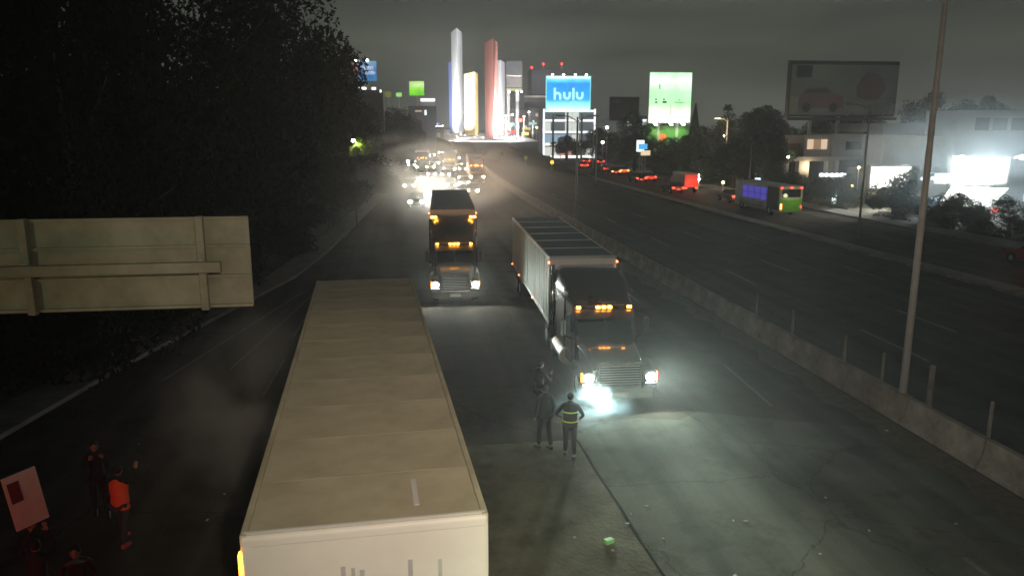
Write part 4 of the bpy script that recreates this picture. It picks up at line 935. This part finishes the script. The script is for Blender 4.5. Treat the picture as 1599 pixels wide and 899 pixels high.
# dark towers
t=T('office_tower','dark high-rise with red beacons on its roof, behind the blue billboard','building',(77.5,420,0),-.05)
B(-8.0,9.0,0,18,0,39).build('upper_block','darkbld',t,.1); B(-12,8.6,-3,-.1,0,25.5).build('podium','darkbld',t,.1); B(-12.1,8.7,-3.2,-3.02,24.2,25.2).build('pale_band','stucco',t)
for x_,z_ in ((-7.8,39.6),(-1.5,41.4),(8.4,41.6)): MB().cyl((x_,.2,38.9),(x_,.2,z_),.2,.2,6).build('mast','steel',t); MB().ball((x_,0,z_+.3),.55).build('beacon','beacon',t)
for r_ in range(8):
    for k in range(7):
        if random.random()<.85: B(-7.4+k*2.3,-6.0+k*2.3,-.08,-.02,26.5+r_*1.5,27.3+r_*1.5).build('window',mat('dim_window',(.10,.11,.13),.2) if 'dim_window' not in bpy.data.materials else bpy.data.materials['dim_window'],t)
t=T('office_building','low dark office slab between the LED tower and the high-rise','building',(63,400,0)); B(-11,8,0,14,0,18).build('wall','darkbld',t)
for r_ in range(4):
    for k in range(9): B(-10.5+k*2,-9.2+k*2,-.08,-.02,5+r_*3,6.6+r_*3).build('window','warmwin' if (r_*9+k)%7==0 else bpy.data.materials['dim_window'],t)
# distant city lamps right of the towers
cl=[(790,182),(786,190),(800,180),(806,185),(812,178),(818,183),(826,176),(833,190),(845,186),(797,197),(808,200),(822,200),(793,205),(838,200)]
def W2(u,v,y):   # world position seen at a photo pixel when at depth y (used only to place distant lamps once)
    p=R(11.75); ps=R(8); a=(u-799.5)/1200; b=-(v-449.5)/1200
    d=(math.sin(ps)*math.cos(p)+a*math.cos(ps)+b*math.sin(ps)*math.sin(p),math.cos(ps)*math.cos(p)-a*math.sin(ps)+b*math.cos(ps)*math.sin(p),-math.sin(p)+b*math.cos(p))
    k=y/d[1]; return d[0]*k,CAM_H+d[2]*k
for i,(u,v) in enumerate(cl):
    y_=300+(i*37)%160; x_,z_=W2(u,v,y_); z_=max(z_,5.5)
    nm=['white lamp just right of the right white tower','lamp low against the right white tower edge','white lamp under the LED tower columns','shop-white lamp right of the LED tower columns','lamp left of the dark slab centre','amber lamp before the middle of the dark slab','lamp at the centre under the dark high-rise','square white lamp near the round light box','white lamp beside the lit office wall','amber lamp above the long red strip','white lamp low between slab and plaza rail','white lamp above the yellow sign','low white lamp by the plaza rail','amber lamp just left of the lit office'][i]
    t=T('street_lamp','small distant '+nm,'street lamp',(x_,y_,0),0,'distant street lamps')
    MB().cyl((0,0,0),(0,0,z_),.12,.08,6).build('pole','steel',t); MB().ball((0,-.2,z_+.2),.42,.3,.3).build('lamp_head',['lampw','lampa','lampw','whitelit'][i%4],t)
for i,(u,v,y_,w_,h_,c_,lb) in enumerate([(797,194,285,3.2,1.0,emis('teal',(.15,.75,.7),.9),'teal lit shop sign right of the white tower'),(832,193,320,3.4,1.0,emis('teal2',(.2,.7,.55),.6),'dim teal sign below the high-rise'),(810,188,330,3,1.3,'reds','red lit sign among the distant lamps'),(797,206,275,4.2,.9,'reds','long red light strip of a bus near the plaza rail'),(822,201,300,3.4,.9,emis('yel',(1,.8,.3),.9),'yellow lit sign near the plaza rail'),(820,209,290,2.5,.7,'amber2','amber lit sign low near the plaza rail'),(846,211,225,1.2,2.2,'whitelit2','white oval light box left of the office')]):
    x_,z_=W2(u,v,y_); t=T('lit_sign',lb,'sign',(x_,y_,0)); z_=max(z_,1.2)
    B(-w_/2,w_/2,-.1,.1,z_-h_/2,z_+h_/2).build('panel',c_,t); MB().cyl((0,.2,0),(0,.2,z_),.1,.1,6).build('post','steel',t)
# signs and lamps on the right bank
for i,(u,v,y_,w_,h_,c_,lb) in enumerate([(966,268,150,1.25,1.0,'whitelit2','small white road plate above the tail-lit cars'),(1000,228,128,1.3,1.9,'whitelit2','white half of the lit shop sign below the billboard'),(986,193,165,1.9,1.2,'whitelit2','white lit roof sign by the pale block'),(1004,229,127.5,1.5,.9,emis('cyan',(.08,.45,.85),1.1),'blue lit shop sign below the green billboard'),(1008,239,126,1.6,.8,emis('warmshop',(1,.8,.5),.9),'warm lit shop window under the blue sign'),
   (1183,283,86,.62,.75,emis('bluew',(.6,.8,1),2.0),'small bluish light box between the bushes')]):
    x_,z_=W2(u,v,y_); t=T('lit_sign',lb,'sign',(x_,y_,0)); B(-w_/2,w_/2,-.08,.08,z_-h_/2,z_+h_/2).build('panel',c_,t); MB().cyl((0,.15,0),(0,.15,z_),.05,.05,6).build('post','steel',t)
for i,(u,v,y_,c_,lb) in enumerate([(948,200,165,'lampw','street lamp with a white globe above the trees'),(941,223,160,'lampw','tiny white lamp among the trees'),(1129,286,88,'lampa','amber garden lamp left of the bus'),(1164,293,84,'lampa','bright amber lamp just behind the bus'),(1162,246,110,'lampw','white lamp left of the house'),(1131,213,125,'lampw','faint white lamp in the dark trees'),(1231,246,92,'lampw','warm lamp under the house balcony'),(1341,263,84,'lampa','amber lamp at the corner of the shop'),(1330,291,78,'lampa','small amber lamp below the shop corner'),(1091,281,98,'lampw','low white lamp right of the red-lit van'),(1090,275,102,'lampw','upper of two small lamps right of the red-lit van'),(637,253,152,'lampw','single white glaring lamp at the left edge of the jam')]):
    x_,z_=W2(u,v,y_); t=T('garden_lamp',lb,'lamp',(x_,y_,0)); z_=max(z_,.5); r=.16*y_/90
    MB().cyl((0,0,0),(0,0,z_),.05,.04,6).build('post','steel',t); MB().ball((0,0,z_+.1),r).build('globe',c_,t)
    point(t,(0,-r-.35,z_+.1),160 if c_=='lampa' else 90,(1,.7,.35) if c_=='lampa' else (1,.95,.8),.1)
# pale block behind trees
t=T('apartment_building','pale block with small lit windows left of the round orange sign','building',(57,172,0)); B(-3.4,2.5,0,8,0,11).build('wall','stucco2',t)
for r_ in range(4):
    for k in range(3): B(-3+k*1.7,-2+k*1.7,-.06,-.01,2+r_*2.3,3.3+r_*2.3).build('window','whitelit2' if (r_+k)%3==0 else 'glass',t)

# ------------------------------------------------------------------ modern house
t=T('house','modern two-storey house with a lit upper window and flat roofs','house',(47,95,0))
B(4.6,8.2,0,6,4.7,7.35).build('upper_wall','stucco',t); B(-.2,8.3,-1.2,7,4.1,4.68).build('balcony_slab','stucco',t)
B(8.22,13.0,-.6,6,4.7,7.5).build('upper_wall','stucco2',t,.02); B(.6,4.58,1,6,4.7,6.3).build('upper_wall','brick',t)
for a in ((.4,2.2),(3.6,5.0),(7.6,8.3)): B(a[0],a[1],-.9,5,0,4.08).build('lower_wall','stucco',t)
B(2.22,3.58,.1,.2,0,4.05).build('glass_wall','glass',t); B(5.02,7.58,.1,.2,0,4.05).build('glass_wall','glass',t)
B(8.32,20.0,-1.0,-.6,4.2,4.65).build('balcony_slab','stucco',t)
for x_ in (8.5,14.6,18.2): B(x_,x_+.55,-1.0,-.5,0,4.18).build('pillar','stucco',t)
B(9.07,14.58,-.55,-.45,.2,4.15).build('glass_wall','glass',t); B(15.17,18.18,-.55,-.45,.2,4.15).build('glass_wall','glass',t)
B(8.3,20,-.4,6,0,4.2).build('back_wall','stucco2',t); B(13.02,20.2,.2,7,4.7,7.8).build('upper_block','darkbld',t)
for k,x_ in enumerate((5.0,5.95,6.9)): B(x_,x_+.85,-.04,-.002,5.6,6.85).build('window','warmwin' if k!=1 else emis('dimwarm',(.8,.5,.3),.35),t)
B(10,12.2,-.64,-.602,5.5,6.6).build('window','glass',t); B(18.0,20.0,.12,.19,6.0,6.9).build('window','glass',t)
point(t,(4.6,-1.6,3.4),130,(1,.8,.5),.1)
# white shop sign, lettering burnt out by its own light
t=T('lit_sign','long white lit shop sign before the house, right of the bus','sign',(53.2,90,0)); 
for k in range(6): MB().ball((-1.7+k*.66,0,2.55),.34,.1,.28,10,6).build('letter','lampw' if 0 else emis('shopletter%d'%k,(.95,.97,1),3.5),t)
B(-2.1,2.0,.12,.2,2.2,2.9).build('backing','darkbld',t); MB().cyl((0,.2,0),(0,.2,2.3),.06,.06,6).build('post','steel',t)
spot(t,(-.8,-.6,2.0),(0,.2,-1),150,120,.6,(.8,1,.6),.1)
t=T('lit_sign','narrow white light box among the bushes below the shop sign','sign',(45.9,77.2,0)); B(-.28,.28,-.1,.1,.3,1.75).build('panel',emis('lightbox',(.85,1,.9),3),t)
# ------------------------------------------------------------------ shop complex at the right
t=T('shopping_centre','long grey shopping hall with glaring screens at the right','building',(0,0,0))
B(60.5,104,92,112,0,8.9).build('rear_hall','stucco2',t,.05); B(58.0,66.0,88,91.8,0,7.4).build('side_wall','stucco',t,.05)
B(66.1,92,86,91.9,0,10.4).build('upper_wall','stucco2',t,.05)
for k in range(5): B(68.5+k*2.4,70.3+k*2.4,85.93,85.995,8.0,9.5).build('window','darkbld',t)
B(48.6,52.9,75,75.3,2.1,4.3).build('lit_screen',emis('screen_warm',(1,.97,.86),7),t); B(48.4,53.1,75.31,76,1.9,4.5).build('screen_frame','darkbld',t)
B(48.5,53.2,74.7,75.3,.9,1.9).build('shop_window',emis('shopwin',(1,.85,.62),1.4),t)
B(48.4,53.3,74.5,75.4,1.92,2.06).build('fascia',emis('fascia',(.55,.7,1),.8),t)
B(53.6,64.8,76,88,0,3.6).build('shop_hall','darkbld',t)
B(58.0,62.8,75,75.3,2.4,5.15).build('lit_screen',emis('screen_cool',(.98,1,.97),7),t); B(62.85,64.3,75,75.6,2.4,5.15).build('side_panel','stucco',t); B(57.8,64.5,75.35,76,2.2,5.4).build('screen_frame','stucco2',t)
B(55.9,57.8,75.1,75.3,2.5,3.6).build('shop_window',emis('shopwin2',(.8,1,.97),1.4),t)
for x_ in (58.0,65.0):
    MB().path([(x_,75.2,5.2),(x_,74.4,5.3)],.05,6).ball((x_,74.2,5.25),.30,.22,.26).build('flood_lamp','lampw',t)
# triangular glowing canopy
cp=[(52.3,70,.3),(58.2,70,.3),(62.0,72,2.2),(57.2,74.2,2.3)]
MB().add([*cp,*[(a,b+.1,c-.15) for a,b,c in cp]],[(0,1,2,3),(4,7,6,5),(0,4,5,1),(1,5,6,2),(2,6,7,3),(3,7,4,0)]).build('glowing_canopy',emis('canopy',(.95,1,.88),4.5),t)
B(51.0,52.4,69.5,69.7,.2,1.6).build('shop_window',emis('shopwin3',(.55,.8,1),1.1),t)
for x_ in (53.75,54.95): MB().ball((x_,73.9,3.15),.5,.1,.24,12,6).build('oval_sign',emis('oval%d'%int(x_),(.75,.85,1),3),t)
B(53.2,55.6,74.0,74.15,2.9,3.4).build('sign_backing','darkbld',t)
t['label']='long grey shopping hall with glaring screens and a glowing canopy at the right'
t=T('lit_sign','pinkish white lit sign at the right edge of the shops','sign',(60.4,66.6,0)); B(-1.3,1.1,-.08,.08,1.4,2.1).build('panel',emis('pinkwhite',(1,.92,.97),2.5),t); MB().cyl((0,.2,0),(0,.2,1.5),.06,.06,6).build('post','steel',t)
for i,(x_,y_,z_,c_,lb) in enumerate([(52.3,62,.9,'reds','small red sign under the canopy'),(54.6,60,1.0,emis('greensm',(.6,.9,.4),.9),'small green lit sign under the canopy'),(50.3,61,.7,'amber2','small amber sign at the foot of the canopy'),(57.2,62.5,1.1,emis('pinksm',(1,.3,.35),.9),'small pink sign in the bushes right of the canopy')]):
    t=T('lit_sign',lb,'sign',(x_,y_,0)); B(-.35,.35,-.05,.05,z_,z_+.4).build('panel',c_,t); MB().cyl((0,.1,0),(0,.1,z_+.1),.04,.04,6).build('post','steel',t)
# spill of the screens on walls and bushes
screens=[(50.7,74.4,3.2,1400,(1,.96,.85)),(60.4,74.4,3.8,1800,(.95,1,.98)),(57.5,71,2.6,700,(.95,1,.9))]
SC=[o for o in bpy.data.objects if o.name.startswith('shopping_centre')][0]
for x_,y_,z_,p_,c_ in screens: point(SC,(x_,y_-.6,z_),p_*4,c_,.6)
spot(SC,(58.0,74.0,5.6),(.25,1,.45),500,110,.6,(.85,.95,1),.3)
spot(SC,(49.5,76.2,4.8),(.9,1,.35),300,70,.8,(1,.96,.88),.2)

# ------------------------------------------------------------------ haze and smoke
def volume(name,mesh_mb,dens,col,aniso,noise_=None,loc=(0,0,0)):
    m=bpy.data.materials.new(name); m.use_nodes=True; t=m.node_tree; t.nodes.clear()
    o_=t.nodes.new('ShaderNodeOutputMaterial'); v=t.nodes.new('ShaderNodeVolumePrincipled'); v.inputs['Color'].default_value=(*col,1); v.inputs['Density'].default_value=dens; v.inputs['Anisotropy'].default_value=aniso
    t.links.new(v.outputs[0],o_.inputs['Volume'])
    if noise_:
        c=t.nodes.new('ShaderNodeTexCoord'); n=t.nodes.new('ShaderNodeTexNoise'); n.inputs['Scale'].default_value=noise_[0]; n.inputs['Detail'].default_value=3; n.inputs['Distortion'].default_value=.6
        t.links.new(c.outputs['Object'],n.inputs[0])
        ln=t.nodes.new('ShaderNodeVectorMath'); ln.operation='LENGTH'; t.links.new(c.outputs['Object'],ln.inputs[0])
        f=t.nodes.new('ShaderNodeMapRange'); f.inputs[1].default_value=.2; f.inputs[2].default_value=.95; f.inputs[3].default_value=1; f.inputs[4].default_value=0; t.links.new(ln.outputs['Value'],f.inputs[0])
        r=t.nodes.new('ShaderNodeMapRange'); r.inputs[1].default_value=.42; r.inputs[2].default_value=.72; r.inputs[3].default_value=0; r.inputs[4].default_value=dens; t.links.new(n.outputs['Fac'],r.inputs[0])
        mu=t.nodes.new('ShaderNodeMath'); mu.operation='MULTIPLY'; t.links.new(f.outputs[0],mu.inputs[0]); t.links.new(r.outputs[0],mu.inputs[1]); t.links.new(mu.outputs[0],v.inputs['Density'])
    o=mesh_mb.build(name,m); o.location=loc; o['kind']='stuff'; return o
volume('haze',B(-150,260,-40,560,-1.2,62),.0008,(.92,.95,1),.6)
s1=volume('smoke',MB().ball((0,0,0),1,n=20,m=14),1.3,(.62,.84,1),.2,(2.4,),(5.1,19.9,.60)); s1.scale=(1.4,1.15,.66); s1['label']='bluish exhaust smoke drifting in front of the dark truck, lit by its headlight'
s2=volume('smoke',MB().ball((0,0,0),1,n=20,m=14),.34,(.95,.92,.86),.2,(1.6,),(-3.8,17.5,2.2)); s2.scale=(2.4,4,2.6); s2['label']='thin grey smoke drifting left of the pale trailer'
s3=volume('smoke',MB().ball((0,0,0),1,n=24,m=14),.045,(.97,.97,.93),.6,(1.8,),(3.0,88,3.2)); s3.scale=(13,72,5.5); s3['label']='thin pale haze added over the distant jam for glare round its headlights'  # mist bank added to make glare around the headlights of the jam
s5=volume('smoke',MB().ball((0,0,0),1,n=20,m=14),.10,(.97,.96,.92),.5,(1.2,),(2.9,47,3.0)); s5.scale=(4.2,9.5,3.4); s5['label']='thin mist added over the grey truck trailer to lighten its roof'  # added veil of mist that brightens the trailer roof
s6=volume('smoke',MB().ball((0,0,0),1,n=20,m=14),.15,(.70,.88,1),.2,(1.3,),(54,59,4.2)); s6.scale=(22,17,8.5); s6['label']='bluish mist added before the bright shop screens to spread their glare'  # mist added to stand in for the glare of the screens
s4=volume('smoke',MB().ball((0,0,0),1,n=20,m=14),.010,(.9,.97,.93),.3,(1.5,),(6.4,16.5,1.5)); s4.scale=(4.2,5,1.9); s4['label']='thin greenish haze over the asphalt before the dark truck'
print('objects',len(bpy.data.objects))
